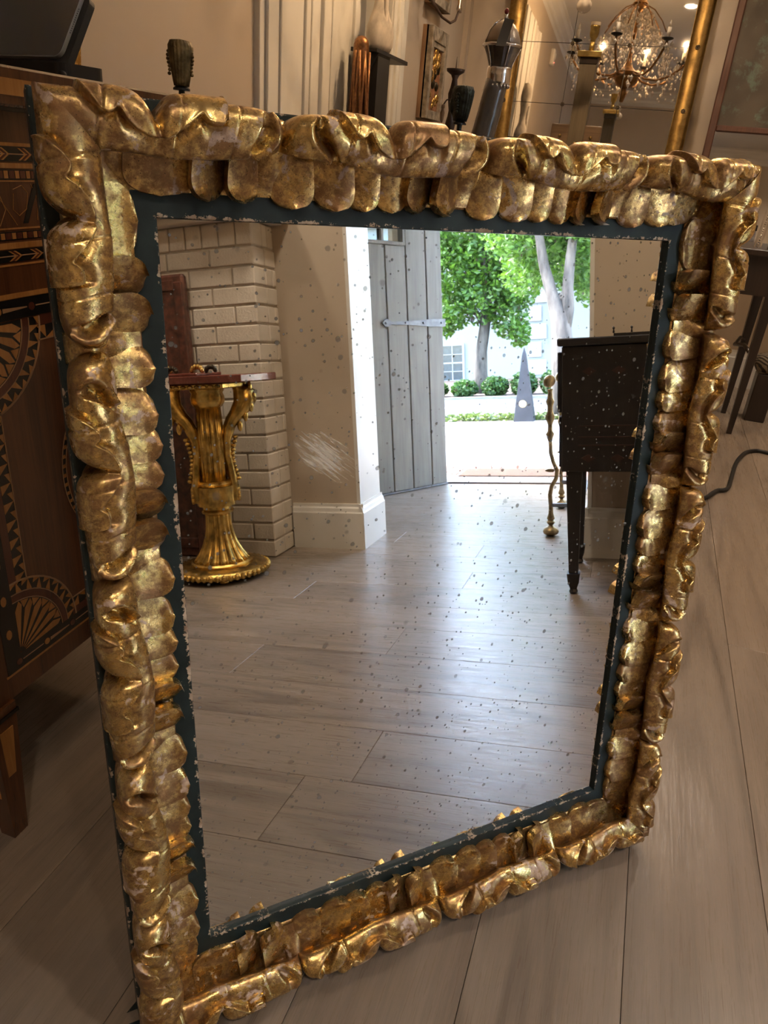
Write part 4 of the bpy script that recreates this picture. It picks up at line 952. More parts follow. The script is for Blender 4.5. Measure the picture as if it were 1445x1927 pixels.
# ------------------------------------------------------------------ tablet in a dark keyboard case on the cabinet
SCREEN = NT('dark_screen'); SCREEN.set('Base Color', (.018,.015,.013,1)); SCREEN.set('Roughness', .10); SCREEN.set('Specular IOR Level', .9); SCREEN.set('Coat Weight', .5); SCREEN = SCREEN.m
CASE = simple('charcoal_case', (.012,.0115,.011), .6, 0., .1)
TX = Vector((.9744,-.225,0)).normalized()              # along the tablet's lower edge
TF = Vector((TX.y, -TX.x, 0))                          # towards the viewer
tc = Vector((-.879, 1.0446, 1.189))
tab = thing('tablet', tc, 'tablet with a silver edge held in a charcoal keyboard case on the cabinet', 'tablet')
lean = math.radians(30)
def TP(u, v, w):     # u along, v up the screen, w out of the screen
    up = Vector((0,0,1))*math.cos(lean) - TF*math.sin(lean); nn = TF*math.cos(lean) + Vector((0,0,1))*math.sin(lean)
    p = TX*u + up*v + nn*w + Vector((0,0,.030)) + TF*.015; return tuple(p)
def rr(u0, u1, v0, v1, r, n=6):
    out = []
    for (cu, cv, a0) in ((u1-r, v1-r, 0), (u0+r, v1-r, PI/2), (u0+r, v0+r, PI), (u1-r, v0+r, 3*PI/2)):
        for k in range(n+1): a = a0+PI/2*k/n; out.append((cu+r*math.cos(a), cv+r*math.sin(a)))
    return out
MB().prism(rr(-.262,.0,0,.19,.014), lambda p, w: TP(p[0], p[1], w), -.0059, 0).build('body', STEEL, tab)
MB().prism(rr(-.2612,-.0008,.0008,.1892,.0134), lambda p, w: TP(p[0], p[1], w), -.0001, .0004).build('screen', SCREEN, tab)
for k in range(12): MB().cbox((0,0,0),(.0006,.0014,.0012)).xf(lambda p, k=k: Vector(TP(p.x+.0001, .040+k*.0034+p.y, -.003+p.z))).build('speaker_hole', CASE, tab)
MB().prism(rr(-.272,.014,-.026,.10,.014), lambda p, w: TP(p[0], p[1], w), -.0165, -.0062).build('case_back', CASE, tab)
bs = MB(); bs.prism(rr(-.275,.016,-.045,.035,.016), lambda p, w: tuple(TX*p[0]+TF*(-p[1]-.02)+Vector((0,0,w))), .0, .022); bs.build('keyboard_base', CASE, tab)
MB().lathe([(0,-.004),(.005,-.004),(.006,0),(.005,.004),(0,.004)], (TX.x*.012+TF.x*.022, TX.y*.012+TF.y*.022, .006), 14, axis=Matrix.Rotation(PI/2, 3, 'X')).build('hinge_end', CASE, tab, True)
# narrow gilt picture frame leaning behind the tablet
fr = thing('leaning_frame', (-1.152,1.205,1.189), 'narrow gilt frame leaning on the wall behind the tablet', 'picture frame')
fn_ = lambda u, v, w: (.0+.16*u*0+ u, .10*0 + w + v*.12, v)
for (u0,u1,v0,v1) in ((-.13,.148,0,.022),(-.13,.148,.40,.42),(-.13,-.108,.022,.40),(.118,.148,.022,.40)):
    MB().box((u0,0,v0),(u1,.016,v1)).xf(lambda p: Vector((p.x, p.y+p.z*.10, p.z))).build('frame_rail', GILT_DARK, fr)
MB().box((-.11,.006,.02),(.12,.010,.40)).xf(lambda p: Vector((p.x, p.y+p.z*.10, p.z))).build('panel', PANELW, fr)
# ------------------------------------------------------------------ tall console behind the mirror (the mirror leans on it) and what stands on it
hh = Vector((mh.x, mh.y, 0)).normalized(); bb = Vector((-mn.x, -mn.y, 0)).normalized(); TZ = .95
O = MTL + mu*((TZ-.012-MTL.z+.034*mn.z)/mu.z) - mn*.0345; O.z = 0
T1 = thing('dark_console', O+hh*.42+bb*.24, 'dark wooden console table behind the leaning mirror', 'console table')
T1.rotation_euler = (0, 0, math.atan2(hh.y, hh.x))
MB().prism([(-.36,-.2395),(.36,-.2395),(.36,.34),(-.17,.34),(-.36,.20)], lambda p, h_: (p[0], p[1], h_), TZ-.028, TZ).build('top', DARKWOOD, T1); MB().prism([(-.33,-.20),(.33,-.20),(.33,.31),(-.155,.31),(-.33,.18)], lambda p, h_: (p[0], p[1], h_), TZ-.13, TZ-.028).build('apron', DARKWOOD, T1)
for x in (-.31,.31):
    for y in (-.17,.16): MB().frustum((x,y,0),(.026,.026),(x,y,TZ-.13),(.044,.044)).build('leg', DARKWOOD, T1)
def carved_head(pos, zc, s, label, rz, mat):
    """pos on the console top, zc = height of the head's centre, s = head height"""
    t = thing('bronze_bust', (pos[0], pos[1], TZ), label, 'sculpture', 'small carved heads on stands', rz); z = zc-TZ
    MB().box((-.022,-.022,0),(.022,.022,.03)).build('base', BLACK, t, bevel=.003)
    MB().tube([(0,0,.03),(0,0,z-s*.45)], .0042, 8).build('post', BLACK, t)
    MB().lathe([(0,0),(s*.20,0),(s*.20,s*.04),(s*.12,s*.10),(0,s*.10)], (0,0,z-s*.56), 14).build('collar', BLACK, t)
    n = 40
    def fl(r, zz, th): return r*(1+.07*math.sin(th*20+6*math.sin(zz*160))*(1 if abs(math.sin(th/2)) > .3 else .2))
    prof = [(0.001,-.48*s),(.20*s,-.47*s),(.225*s,-.36*s),(.255*s,-.20*s),(.29*s,0),(.32*s,.2*s),(.325*s,.34*s),(.27*s,.44*s),(.001,.48*s)]
    MB().lathe(prof, (0,0,z), 64, squash=(.86,1.06), flute=fl).build('hair', mat, t, True)
    MB().ball((0,-.25*s,z-.05*s), (.22*s,.14*s,.30*s), 12, 8).build('face', mat, t, True)
    MB().ball((0,-.40*s,z-.06*s), (.05*s,.06*s,.09*s), 8, 5).build('nose', mat, t, True)
    for sx in (-1,1):
        for k in range(7): MB().ball((sx*(.27+.02*math.sin(k))*s, .04*s, z+(.22-.075*k)*s), (.045*s,.055*s,.04*s), 7, 4).build('braid', mat, t, True)
        MB().ball((sx*.10*s,-.365*s,z+.02*s), (.05*s,.03*s,.028*s), 8, 5).build('eye', mat, t, True)
    return t
H1 = simple('green_brown_bronze', (.20,.14,.06), .48, .55, .5, 80., .7, 200.)
carved_head((-.655,1.000), 1.2165, .058, 'brown carved head on a thin stand above the left of the mirror', 3.5, H1)
carved_head((-.338,1.325), 1.2125, .055, 'dark carved head on a thin stand in front of the candlestick', 4.3, simple('black_bronze', (.050,.056,.045), .45, .6, .5, 80., .7, 200.))
# pricket candlestick
pk = thing('pricket_candlestick', (-.372,1.392,TZ), 'dark turned pricket candlestick behind the dark carved head', 'candlestick'); dz = TZ
IRONB = simple('brown_iron', (.075,.045,.03), .55, .4, .35, 40., .4, 90.)
MB().lathe([(0,0),(.045,0),(.047,.01),(.02,.03),(.010,.05),(.009,.15),(.013,.17),(.008,.19),(.010,.22),(.0145,.235),(.010,.247),(.0085,.255),(.013,.27),(.0145,.280),(.010,.290),(.007,.302),(.012,.309)], (0,0,0), 18).build('stem', IRONB, pk, True)
pk.scale = (.62,.62,1)
MB().lathe([(0,.306),(.006,.306),(.024,.313),(.0255,.317),(.02,.3155),(.005,.311),(0,.311)], (0,0,0), 22).build('drip_pan', IRONB, pk, True); MB().lathe([(.0022,.308),(.0003,.335)], (0,0,0), 6).build('spike', IRONB, pk)
# horn with silver mounts, dome lid and a price tag
HORN = NT('polished_horn'); v = HORN.coord('Object', (1,1,.35)); HORN.set('Base Color', HORN.ramp(HORN.noise(v, 22, 5), [(.35, (.035,.030,.025)), (.55, (.12,.095,.070)), (.7, (.27,.22,.16))])); HORN.set('Roughness', .22); HORN.set('Coat Weight', .3); HORN = HORN.m
hn = thing('silver_mounted_horn', (-.335,1.535,TZ), 'curved dark horn cup with silver mounts and a domed lid', 'drinking horn'); hn.scale = (1.0,1.0,1.007)
hz = lambda z: z-TZ
ax = [(-.040,-.035,hz(.96),.006),(-.036,-.032,hz(1.00),.012),(-.026,-.024,hz(1.06),.017),(-.016,-.017,hz(1.12),.0205),(-.008,-.009,hz(1.17),.0225),(-.002,-.003,hz(1.21),.0222),(.002,.001,hz(1.245),.0212),(.005,.003,hz(1.268),.0205)]
MB().tube([a[:3] for a in ax], [a[3] for a in ax], 24).build('horn', HORN, hn, True)
MB().lathe([(.0,0),(.03,0),(.032,.006),(.012,.014),(.009,.03)], (-.040,-.035,0), 20).build('foot', SILVER, hn, True)
TOPC = (.006,.004)
MB().lathe([(.0212,hz(1.258)),(.0225,hz(1.262)),(.0222,hz(1.271)),(.0228,hz(1.273)),(.0222,hz(1.284)),(.021,hz(1.287))], (*TOPC,0), 28).build('silver_band', SILVER, hn, True)
for k in range(18): th = 2*PI*k/18; MB().ball((TOPC[0]+.0213*math.cos(th), TOPC[1]+.0213*math.sin(th), hz(1.2565)), (.0024,.0024,.0034), 6, 4).build('silver_drop', SILVER, hn, True)
MB().lathe([(.0205,hz(1.284)),(.0215,hz(1.290)),(.0265,hz(1.304)),(.0335,hz(1.318))], (*TOPC,0), 10).build('flared_rim', HORN, hn)
for k in range(5): th = 2*PI*k/5+.3; MB().tube([(TOPC[0]+r*math.cos(th), TOPC[1]+r*math.sin(th), hz(z)) for r, z in ((.0215,1.285),(.0225,1.291),(.0275,1.304),(.0345,1.318))], .0014, 6).build('silver_strap', SILVER, hn, True)
MB().lathe([(.0335,hz(1.3165)),(.0362,hz(1.3185)),(.0362,hz(1.3205)),(.033,hz(1.322))], (*TOPC,0), 28).build('rim_ring', SILVER, hn, True)
LID = simple('pale_dome', (.42,.33,.24), .35, .3, .15); MB().lathe([(.033,hz(1.321)),(.031,hz(1.330)),(.026,hz(1.342)),(.018,hz(1.352)),(.008,hz(1.358)),(0,hz(1.359))], (*TOPC,0), 28).build('dome_lid', LID, hn, True)
for k in range(4): th = 2*PI*k/4+.6; MB().tube([(TOPC[0]+r*math.cos(th), TOPC[1]+r*math.sin(th), hz(z)) for r, z in ((.034,1.321),(.032,1.330),(.027,1.3425),(.019,1.3525),(.006,1.3595))], .0012, 6).build('lid_strap', SILVER, hn, True)
MB().lathe([(.004,hz(1.358)),(.003,hz(1.363)),(.0045,hz(1.366)),(.003,hz(1.368))], (*TOPC,0), 12).build('finial_mount', SILVER, hn, True); MB().ball((*TOPC,hz(1.372)), (.0042,.0042,.005), 10, 6).build('red_finial', simple('red_glass', (.22,.02,.02), .15), hn, True)
TAGM = simple('olive_tag', (.12,.095,.06), .6)
tv = Vector((RIGHT.x, RIGHT.y, 0)).normalized(); tn = Vector((tv.y, -tv.x, 0))
pt = thing('price_tag', (-.335+TOPC[0]+tn.x*.040, 1.535+TOPC[1]+tn.y*.040, hz(1.354)*1.007+TZ), 'small olive price tag hung over the horn lid', 'tag')
cen = Vector((0,0,0))
MB().prism([(-.013,-.040),(.004,-.040),(.014,.0),(-.003,.002)], lambda p, w: tuple(tv*(p[0]-.004)+Vector((0,0,p[1]))+tn*w), -.0004, .0004).build('card', TAGM, pt)
MB().tube([tuple(tv*.0+Vector((0,0,.0))), tuple(-tn*.02+Vector((0,0,.012)))], .0005, 5).build('string', BLACK, pt)

# ------------------------------------------------------------------ plaster cast on a black pedestal in the cased opening
pd = thing('black_pedestal', (-1.215,3.28,0), 'black pedestal with an overhanging flat top in the cased opening', 'pedestal')
def PW(x, y, z): return (x+1.215, y-3.28, z)
MB().box(PW(-1.30+.04,3.10,1.486),PW(-1.15,3.49,1.500)).build('top_board', BLACK, pd, bevel=.001)
MB().box(PW(-1.262,3.13,0),PW(-1.155,3.27,1.486)).build('post', BLACK, pd); MB().box(PW(-1.30+.05,3.10,0),PW(-1.15,3.46,.06)).build('plinth', BLACK, pd)
MB().prism([(0,0),(.07,0),(.0,-.06)], lambda p, w: PW(-1.185+p[0]*.5, 3.12+w, 1.486+p[1]), 0, .14).build('bracket', BLACK, pd)
cw = thing('carved_wood_fragment', (-1.178,3.035,0), 'tall reddish gilt carved wood fragment before the black pedestal', 'carving')
CARV = gilt_mat('copper_gilt_wood', (.36,.18,.075), (.17,.07,.028), .50, .80, 1.4, .34)
def cp(a, b):
    u = a/23; z = u*1.50; th = 2*PI*b/20; w = lerp(.075, .030, u**1.7)*(1+.05*math.sin(9*th+z*30)); return (w*math.cos(th)-.012*u, w*.8*math.sin(th), z)
MB().grid(24, 21, cp).build('twisted_shaft', CARV, cw, True); MB().ball((-.012,0,1.50), (.030,.028,.03), 12, 6).build('tip', CARV, cw, True)
for k in range(9): MB().tube([(.06*math.cos(.7*k+.2*j)*lerp(1,.45,j/7), -.05*abs(math.sin(.7*k+.2*j))-.01, .6+j*.125) for j in range(8)], .006, 6).build('carved_ridge', CARV, cw, True)
pl = thing('plaster_foot', (-1.185,3.21,1.500), 'pale plaster cast of a horse leg on the black pedestal', 'plaster cast'); pl.scale = (.66,.66,1.)
MB().lathe([(0,0),(.075,0),(.092,.02),(.098,.055),(.090,.085),(.070,.115),(.052,.145),(.044,.18),(.047,.22),(.062,.27),(.075,.33),(.07,.38),(.05,.42),(0,.43)], (0,0,0), 28, squash=(.80,1.1), flute=lambda r, z, th: r*(1+.05*math.sin(3*th+z*22)+.03*math.cos(th))).build('hoof_and_leg', PLASTER, pl, True)
MB().tube([(.03,-.05,.05),(.05,-.04,.10),(.045,-.03,.17),(.05,-.02,.27)], [.02,.012,.012,.015], 8).build('tendon', PLASTER, pl, True)

# ------------------------------------------------------------------ box framed carvings on the left wall, sconce arm
OLDW = wood('worn_brown_wood', (.16,.085,.045), (.33,.20,.11), .6, 1., 2); GREYF = simple('distressed_grey_paint', (.30,.25,.19), .75, 0., .35, 30., .5, 80.)
def boxpic(y0, y1, z0, z1, label, far=False):
    t = thing('framed_carving', (XL, (y0+y1)/2, z0), label, 'framed relief', 'box framed carvings on the left wall'); D = .055; ym = (y0+y1)/2
    L = lambda x, y, z: (x-XL, y-ym, z-z0)
    def b(a, c, nm, m, bev=0): return MB().box(L(*a), L(*c)).build(nm, m, t, bevel=bev)
    b((XL,y0,z0),(XL+.030,y1,z1), 'back_box', OLDW)
    w = .042
    b((XL+.02,y0,z0),(XL+D,y0+w,z1),'frame_rail',GREYF,.002); b((XL+.02,y1-w,z0),(XL+D,y1,z1),'frame_rail',GREYF,.002); b((XL+.02,y0+w,z0),(XL+D,y1-w,z0+w),'frame_rail',GREYF,.002); b((XL+.02,y0+w,z1-w*1.5),(XL+D,y1-w,z1),'frame_rail',GREYF,.002)
    b((XL+.032,y0+w,z1-w*2.1),(XL+D-.006,y1-w,z1-w*1.5),'inner_moulding',GREYF,.002)
    b((XL+.03,y0+w,z0+w),(XL+.036,y1-w,z1-w*1.5),'ground', simple('faded_red_ground', (.33,.15,.07), .6, .2, .4, 20.))
    rp = random.Random(int(z0*100))
    for k in range(26):
        y, z = rp.uniform(y0+w+.02, y1-w-.02), rp.uniform(z0+w+.02, z1-w*1.5-.03); r = rp.uniform(.012,.030)
        MB().ball(L(XL+.036, y, z), (r*.45, r*rp.uniform(.5,1.1), r*rp.uniform(.6,1.5)), 9, 6).build('carved_relief', GILT_DARK if rp.random() < .75 else BRONZE, t, True)
    return t
boxpic(4.147, 4.449, 1.325, 1.738, 'box framed gilt relief, the lower of two on the left wall'); boxpic(4.13, 4.43, 1.825, 2.24, 'box framed gilt relief, the upper of two on the left wall')
sc_ = thing('iron_sconce', (XL, 4.24, 1.80), 'curved iron sconce arm with a tassel below the upper relief', 'sconce')
MB().tube([(.02,-.20,.10),(.06,-.18,.02),(.10,-.12,-.035),(.12,-.03,-.045),(.12,.06,-.02),(.12,.115,.03)], .006, 8).build('arm', IRONB, sc_, True); MB().lathe([(0,0),(.012,.002),(.016,.02),(.010,.04),(.012,.055),(.008,.07),(.010,.11)], (.12,.118,.02), 14).build('candle_cup', SILVER, sc_, True)
MB().box((0,-.23,.03),(.02,-.17,.17)).build('wall_plate', IRONB, sc_)
# tassel cord by the dark head
ts = thing('hanging_tassel', (-.384,1.378,1.212), 'short brown cord tassel hanging from the candlestick', 'tassel')
MB().tube([(.012,.012,.012),(.004,.004,.008),(0,.0,.0)], .0012, 6).build('cord', IRONB, ts); MB().lathe([(0,.002),(.003,0),(.0032,-.004),(.002,-.006),(.0042,-.012),(.003,-.022),(.0008,-.028)], (0,0,0), 10).build('tassel', OLDW, ts, True)

# ------------------------------------------------------------------ large panelled mirror leaning on the back wall
al = math.radians(BM_TILT); by_ = 4.93; bu = Vector((0, math.sin(al), math.cos(al))); bn = Vector((0, -math.cos(al), math.sin(al)))
def BMW(x, z, w): 
    p = Vector((x, by_, 1.40)) + bu*((z-1.40)/math.cos(al)) + bn*w; return p
zb = .02
base = BMW(-.49, zb, 0)
bm_root = thing('panelled_mirror', base, 'large mirror of square panes with rosettes in a gilt frame on the back wall', 'mirror')
def BL(x, z, w): return tuple(BMW(x, z, w)-base)
t = NT('clear_mirror'); t.set('Metallic', 1.); t.set('Base Color', (.80,.77,.72,1)); t.set('Roughness', .02); MIRR = t.m
X0s = [-.950,-.655,-.340,-.028]; Zs = [1.485-.3055*k for k in (4,3,2,1)][0:0]; zs = [1.485+.3055*k for k in range(-4,5)]
for i, (xa, xb) in enumerate(zip(X0s, X0s[1:])):
    for za, zb_ in zip(zs, zs[1:]):
        MB().prism([(xa+.0015,za+.0015),(xb-.0015,za+.0015),(xb-.0015,zb_-.0015),(xa+.0015,zb_-.0015)], lambda p, w: BL(p[0], p[1], w), -.004, 0).build('mirror_pane', MIRR, bm_root)
MB().prism([(-.96,zs[0]-.01),(-.02,zs[0]-.01),(-.02,zs[-1]+.01),(-.96,zs[-1]+.01)], lambda p, w: BL(p[0], p[1], w), -.02, -.005).build('backing', DARKWOOD, bm_root)
ROS = simple('rosette_bronze', (.14,.10,.055), .4, .8, .4, 60.)
def rosette(x, z, w0=.0, s=.011):
    mb = MB(); 
    for k in range(8):
        th = 2*PI*k/8; mb.ball(BL(x+s*.75*math.cos(th), z+s*.75*math.sin(th), w0+.003), (s*.36,s*.36,s*.36), 6, 4)
    mb.ball(BL(x, z, w0+.005), s*.42, 8, 5); mb.build('rosette', ROS, bm_root, True)
for x in X0s[1:3]:
    for z in zs[1:-1]: rosette(x, z)
GWOOD = gilt_mat('gilt_post', (.44,.29,.10), (.27,.165,.055), .40, .75, .7, .35)
def post(xa, xb):
    mb = MB(); prof = [(0,0),(.02,.0),(.06,.012),(.25,.022),(.5,.026),(.75,.022),(.94,.012),(.98,0),(1,0)]; n = 2
    mb.grid(len(prof), 2, lambda a, b: BL(lerp(xa, xb, prof[a][0]), zs[0]-.09 if b == 0 else zs[-1]+.09, prof[a][1])); mb.grid(2, 2, lambda a, b: BL(xa if a == 0 else xb, zs[0]-.09 if b == 0 else zs[-1]+.09, -.02))
    mb.build('frame_post', GWOOD, bm_root, True)
post(-1.045, -.950); post(-.028, .062)
MB().prism([(-1.045,zs[0]-.09),(.062,zs[0]-.09),(.062,zs[0]),(-1.045,zs[0])], lambda p, w: BL(p[0], p[1], w), -.02, .02).build('frame_rail', GWOOD, bm_root); MB().prism([(-1.045,zs[-1]),(.062,zs[-1]),(.062,zs[-1]+.09),(-1.045,zs[-1]+.09)], lambda p, w: BL(p[0], p[1], w), -.02, .02).build('frame_rail', GWOOD, bm_root)
for z in zs[1:-1]:
    for x in (-1.0, .018): rosette(x, z, .024, .012)
# ------------------------------------------------------------------ tall dark framed panel over a looking glass, right end of the back wall
tr_ = thing('trumeau_mirror', (.52,4.735,0), 'tall red-brown framed trumeau with a flaking dark panel above a looking glass', 'trumeau mirror'); tr_.rotation_euler = (-math.radians(5.6),0,0)
REDW = wood('red_brown_moulding', (.055,.022,.013), (.115,.048,.028), .4, 1., 2, .2)
PAN = NT('flaking_dark_green'); v = PAN.coord('Object'); a = PAN.noise(v, 7, 7, .7, .5); b = PAN.noise(v, 30, 6, .7)
PAN.set('Base Color', PAN.mix(PAN.ramp(PAN.math('ADD', PAN.math('MULTIPLY', a, .7), PAN.math('MULTIPLY', b, .3)), [(.53, 0.), (.60, 1.)]), (.075,.058,.040), (.10,.125,.09))); PAN.set('Roughness', .35); PAN.set('Coat Weight', .2)
def tl(a, c, nm, m, bev=0): return MB().box((a[0]-.52, a[1]-4.99, a[2]), (c[0]-.52, c[1]-4.99, c[2])).build(nm, m, tr_, bevel=bev)
tl((.168,4.955,.80),(.208,4.99,2.50),'frame_post',REDW,.006); tl((.83,4.955,.80),(.87,4.99,2.50),'frame_post',REDW,.006); tl((.208,4.96,1.400),(.83,4.985,1.432),'cross_rail',REDW,.006); tl((.208,4.955,.80),(.83,4.99,.85),'frame_rail',REDW,.006); tl((.208,4.955,2.44),(.83,4.99,2.50),'frame_rail',REDW,.006)
tl((.208,4.972,1.432),(.83,4.985,2.44),'painted_panel',PAN.m); tl((.208,4.974,.85),(.83,4.984,1.40),'looking_glass',MIRR)
tl((.196,4.958,.85),(.203,4.960,2.44),'bead',STRING)
# ------------------------------------------------------------------ dark table at the back right, lamp, and things by it
tb = thing('dark_table', (.02,4.28,0), 'long dark table with square tapered legs at the right behind the mirror', 'table')
MB().box((-.66,-.42,.855),(.60,.10,.884)).build('top', DARKWOOD, tb, bevel=.004); MB().box((-.62,-.38,.68),(.578,.06,.855)).build('apron', DARKWOOD, tb)
for x in (-.59,.566):
    for y in (-.35,.035): MB().frustum((x,y,0),(.024,.024),(x,y,.70),(.048,.048)).build('leg', DARKWOOD, tb)
for y in (-.16,): MB().tube([(.566,.035,.40),(.53,-.06,.43),(.50,-.16,.41),(.53,-.26,.43),(.566,-.35,.40)], .010, 8).build('stretcher', DARKWOOD, tb, True)
lp = thing('column_lamp', (-.440,4.00,.884), 'square wooden column lamp with brass cap and socket', 'lamp')
LW = wood('rubbed_grey_wood', (.055,.042,.026), (.125,.098,.062), .5, 1., 2)
LB = simple('lamp_brass', (.52,.38,.13), .3, 1., .25, 30.)
MB().box((-.037,-.037,.06),(.037,.037,.722)).build('column', LW, lp, bevel=.002)
MB().box((-.0405,-.0405,.695),(.0405,.0405,.722)).build('cap_block', DARKWOOD, lp, bevel=.002); MB().box((-.053,-.053,.722),(.053,.053,.746)).build('brass_cap', LB, lp, bevel=.002)
MB().lathe([(.0115,.694),(.0115,.735),(.008,.737)], (0,0,.05), 14).build('brass_tube', LB, lp, True); MB().lathe([(.008,.735),(.012,.740),(.010,.746),(.018,.756),(.021,.77),(.020,.790),(.022,.793),(.022,.800),(.016,.802)], (0,0,.05), 16).build('socket', LB, lp, True); MB().lathe([(.0,.80),(.0225,.80),(.0225,.812),(0,.812)], (0,0,.05), 16).build('socket_rim', simple('ivory_rim', (.55,.48,.38), .5), lp)
cx_ = MB().box((-.12,-.030,.36),(.112,.030,.450)).build('cross_block', wood('cross_oak', (.085,.052,.030), (.18,.115,.065), .5, 1., 0), lp, bevel=.003)
for x in (-.075,.07): MB().ball((x,-.031,.40), .008, 8, 5).build('rivet', BRASS, cx_, True)
MB().ball((0,-.036,.37), .008, 8, 5).build('rivet', BRASS, lp, True)
MB().box((-.10,-.10,0),(.10,.10,.03)).box((-.07,-.07,.03),(.07,.07,.06)).build('base', LW, lp, bevel=.003)
# beaded silver frame standing on the table edge
bf = thing('beaded_frame', (.488,3.96,.884), 'small silver beaded frame standing on the dark table', 'frame')
for x in (-.026,.0): MB().box((x-.004,-.004,0),(x+.002,.004,.20)).xf(lambda p: Vector((p.x+p.z*.06,p.y,p.z))).build('silver_strip', SILVER, bf)
for k in range(20): MB().ball((-.014+k*.0006,-.004,.006+k*.0098), .0042, 6, 4).build('bead', SILVER, bf, True)
MB().box((.03,-.006,0),(.16,.006,.035)).build('lower_rail', DARKWOOD, bf); MB().box((.03,-.006,.165),(.16,.006,.20)).build('upper_rail', DARKWOOD, bf); MB().box((.03,-.002,.035),(.16,.002,.165)).build('glass', MIRR, bf)
# striped carved shell low at the right edge
sh = thing('striped_shell', (.735,4.28,.27), 'striped carved gilt shell low at the right edge', 'carving')
STRIPE = NT('striped_gilt'); wv = STRIPE.n('ShaderNodeTexWave', bands_direction='DIAGONAL'); wv.inputs['Scale'].default_value = 30.; wv.inputs['Distortion'].default_value = 2.; STRIPE.l(STRIPE.coord('Object'), wv.inputs['Vector']); STRIPE.set('Base Color', STRIPE.ramp(wv.outputs['Fac'], [(.4, (.05,.035,.025)), (.6, (.34,.27,.18))])); STRIPE.set('Roughness', .4)
MB().lathe([(0,-.06),(.05,-.05),(.075,-.01),(.06,.035),(.02,.05),(0,.052)], (0,0,.045), 24, squash=(1.1,.8), flute=lambda r, z, th: r*(1+.04*math.cos(th*14))).build('shell', STRIPE.m, sh, True)
MB().box((-.05,-.05,-.27),(.05,.05,-.015)).build('block_stand', DARKWOOD, sh, bevel=.004)
# black cable on the floor
cb = MB(); pts = [(.20,2.78),(.32,2.84),(.42,2.93),(.455,3.0),(.478,3.045),(.500,3.060),(.522,3.10),(.540,3.20),(.556,3.30),(.574,3.41),(.600,3.52),(.640,3.63),(.690,3.685),(.745,3.68),(.82,3.62),(.95,3.5)]
sm = []
for k in range(len(pts)-1):
    p0, p1, p2, p3 = (Vector(pts[max(0,min(len(pts)-1,k+d))]) for d in (-1,0,1,2))
    for j in range(5):
        u = j/5; sm.append(.5*((2*p1)+(p2-p0)*u+(2*p0-5*p1+4*p2-p3)*u*u+(3*p1-p0-3*p2+p3)*u**3))
tag(cb.tube([(p.x, p.y, .009) for p in sm], .0085, 10).build('power_cable', simple('black_rubber', (.008,.008,.008), .5), None, True), 'black power cable curving over the floor at the right', 'cable')
# ------------------------------------------------------------------ crystal chandelier (seen in the panelled mirror)
GLASSC = NT('crystal'); GLASSC.set('Base Color', (.92,.84,.74,1)); GLASSC.set('Roughness', .08); GLASSC.set('Transmission Weight', .35); GLASSC.set('IOR', 1.52); GLASSC.set('Specular IOR Level', .8); GLASSC = GLASSC.m
AMBER = simple('amber_metal', (.30,.15,.05), .32, .7, .3, 30.)
BULB = NT('candle_bulb'); BULB.set('Base Color', (1,.8,.5,1)); BULB.set('Emission Color', (1.,.62,.24,1)); BULB.set('Emission Strength', 22.); BULB = BULB.m
CX, CY_, CZ = CHAND
chd = thing('crystal_chandelier', (CX, CY_, CZ), 'crystal chandelier with candle arms hanging from the ceiling', 'chandelier')
chd.scale = (1.12, 1.12, 1.0)
MB().lathe([(0,-.235),(.012,-.23),(.02,-.20),(.028,-.175),(.02,-.155),(.018,-.14),(.05,-.125),(.075,-.10),(.085,-.075),(.06,-.065),(.075,-.055),(.08,-.04),(.05,-.02),(.03,.0),(.012,.06),(.011,.35),(.03,.37),(.05,.40),(.03,.43),(.008,.46),(.006,ZC-CZ-.04),(.05,ZC-CZ-.03),(.05,ZC-CZ)], (0,0,0), 24).build('stem', AMBER, chd, True, sharp=60)
rc = random.Random(11)
for k in range(8):
    th = 2*PI*k/8+.2; d = Vector((math.cos(th), math.sin(th), 0)); R_ = .40
    a = MB().tube([tuple(d*r+Vector((0,0,z))) for r, z in ((.05,-.04),(.12,-.075),(.20,-.085),(.28,-.06),(.34,-.01),(.385,.05),(.40,.085))], .0075, 8).build('arm', AMBER, chd, True)
    p = d*R_
    MB().lathe([(0,.085),(.012,.086),(.034,.096),(.036,.100),(.012,.102),(0,.102)], (p.x,p.y,0), 16).build('drip_pan', BLACK, a, True)
    MB().lathe([(0,.10),(.011,.10),(.011,.165),(0,.166)], (p.x,p.y,0), 12).build('candle', simple('ivory_candle', (.62,.54,.42), .5) if k == 0 else bpy.data.materials['ivory_candle'], a, True)
    MB().lathe([(0,.166),(.005,.170),(.0065,.180),(.0045,.194),(.0005,.208)], (p.x,p.y,0), 10).build('bulb', BULB if k in (5,6,7) else bpy.data.materials['ivory_candle'], a, True)
    MB().tube([tuple(d*r+Vector((0,0,z))) for r, z in ((.03,.40),(.10,.36),(.16,.29),(.20,.22))], .004, 6).build('upper_arm', AMBER, chd, True)
    if k in (5,6,7):
        l = bpy.data.lights.new('candle_glow', 'POINT'); l.energy = CHAND_W; l.color = (1.,.66,.36); l.shadow_soft_size = .007; o = bpy.data.objects.new('candle_glow', l); COL.objects.link(o); o.parent = chd; o.location = (p.x, p.y, .216)
octa = MB(); 
def crystal_mesh(name, r, h):
    mb = MB(); n = 6
    mb.v = [(0,0,h*.5)]+[(r*math.cos(2*PI*k/n), r*math.sin(2*PI*k/n), h*.12) for k in range(n)]+[(0,0,-h*.5)]
    for k in range(n): j = (k+1) % n; mb.f += [(0,1+k,1+j),(n+1,1+j,1+k)]
    o = mb.build(name, GLASSC, chd); return o
small = crystal_mesh('crystal_bead', .0085, .017); drop = crystal_mesh('crystal_drop', .012, .050)
def put(src, p):
    c = link_copy(src, chd); c.location = p; c.rotation_euler = (0,0,rc.uniform(0,PI)); return c
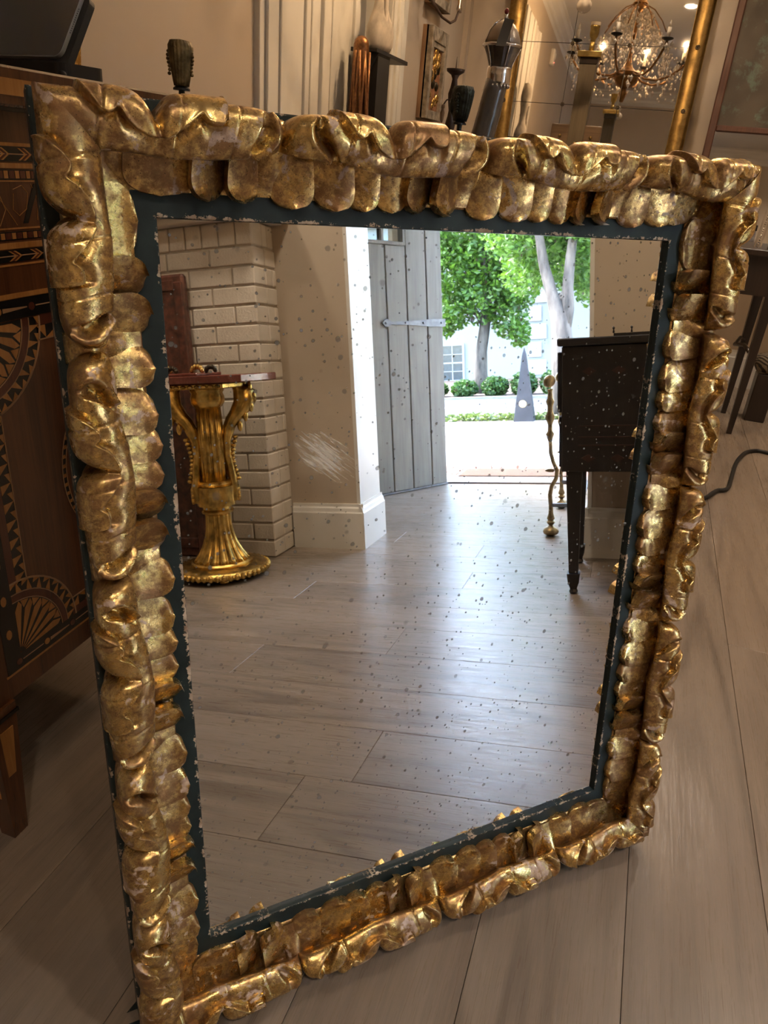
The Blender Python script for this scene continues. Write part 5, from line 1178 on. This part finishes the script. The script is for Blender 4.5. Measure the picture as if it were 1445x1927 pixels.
beads = []
nb = 0
for k in range(8):
    th = 2*PI*k/8+.2; d = Vector((math.cos(th), math.sin(th), 0))
    for q in range(4):     # drops round each drip pan
        e = Vector((math.cos(q*PI/2), math.sin(q*PI/2), 0))*.032; put(drop, d*.40+e+Vector((0,0,.062-.02*(q % 2))))
    for j in range(9):     # chain from the crown to the pan
        u = (j+1)/10; p = d*lerp(.05,.38,u)+Vector((0,0,lerp(.40,.13,u)-.12*math.sin(PI*u))); put(small, p)
    d2 = Vector((math.cos(th+PI/8), math.sin(th+PI/8), 0)); p0 = d*.40; th2 = th+PI/4; p1 = Vector((math.cos(th2), math.sin(th2), 0))*.40
    for j in range(7):
        u = (j+1)/8; p = p0.lerp(p1, u)+Vector((0,0,.09-.10*math.sin(PI*u))); put(small, p)
    for j in range(3): put(drop, d2*(.12+.07*j)+Vector((0,0,-.13-.03*(j % 2))))
    put(drop, d2*.08+Vector((0,0,.30))); put(drop, d2*.14+Vector((0,0,.22))); put(drop, d2*.21+Vector((0,0,.16))); put(drop, d*.24+Vector((0,0,.02)))
small.location = (0,0,-.245); drop.location = (0,0,-.28)
MB().ball((0,0,-.325), .026, 16, 10).build('crystal_ball', GLASSC, chd, True)
# joined small beads, too many to pick apart
mb = MB()
for k in range(900):
    th = rc.uniform(0, 2*PI); r = rc.uniform(.04,.36); z = lerp(.38, -.12, (r/.36)) + rc.uniform(-.06,.08); c = (r*math.cos(th), r*math.sin(th), z); i = len(mb.v); s = rc.uniform(.005,.0085)
    mb.v += [(c[0],c[1],c[2]+s*1.5),(c[0]+s,c[1],c[2]),(c[0],c[1]+s,c[2]),(c[0]-s,c[1],c[2]),(c[0],c[1]-s,c[2]),(c[0],c[1],c[2]-s*2)]
    for a, b in ((1,2),(2,3),(3,4),(4,1)): mb.f += [(i,i+a,i+b),(i+5,i+b,i+a)]
mb.build('crystal_strings', GLASSC, chd, fix=False)['kind'] = 'stuff'
# small white alarm sensor high on the left wall (seen in the panelled mirror)
sn = thing('wall_sensor', (XL, SENS_Y, 2.48), 'small white motion sensor high on the left wall', 'sensor')
MB().box((0,-.035,-.07),(.045,.035,.07)).build('housing', WHITE, sn, bevel=.010); MB().ball((.046,0,.01), (.012,.024,.03), 10, 6).build('lens', GREYW, sn, True)
RED = NT('red_led'); RED.set('Emission Color', (1,.1,.08,1)); RED.set('Emission Strength', 4.); MB().ball((.046,0,-.045), .004, 8, 5).build('led', RED.m, sn)
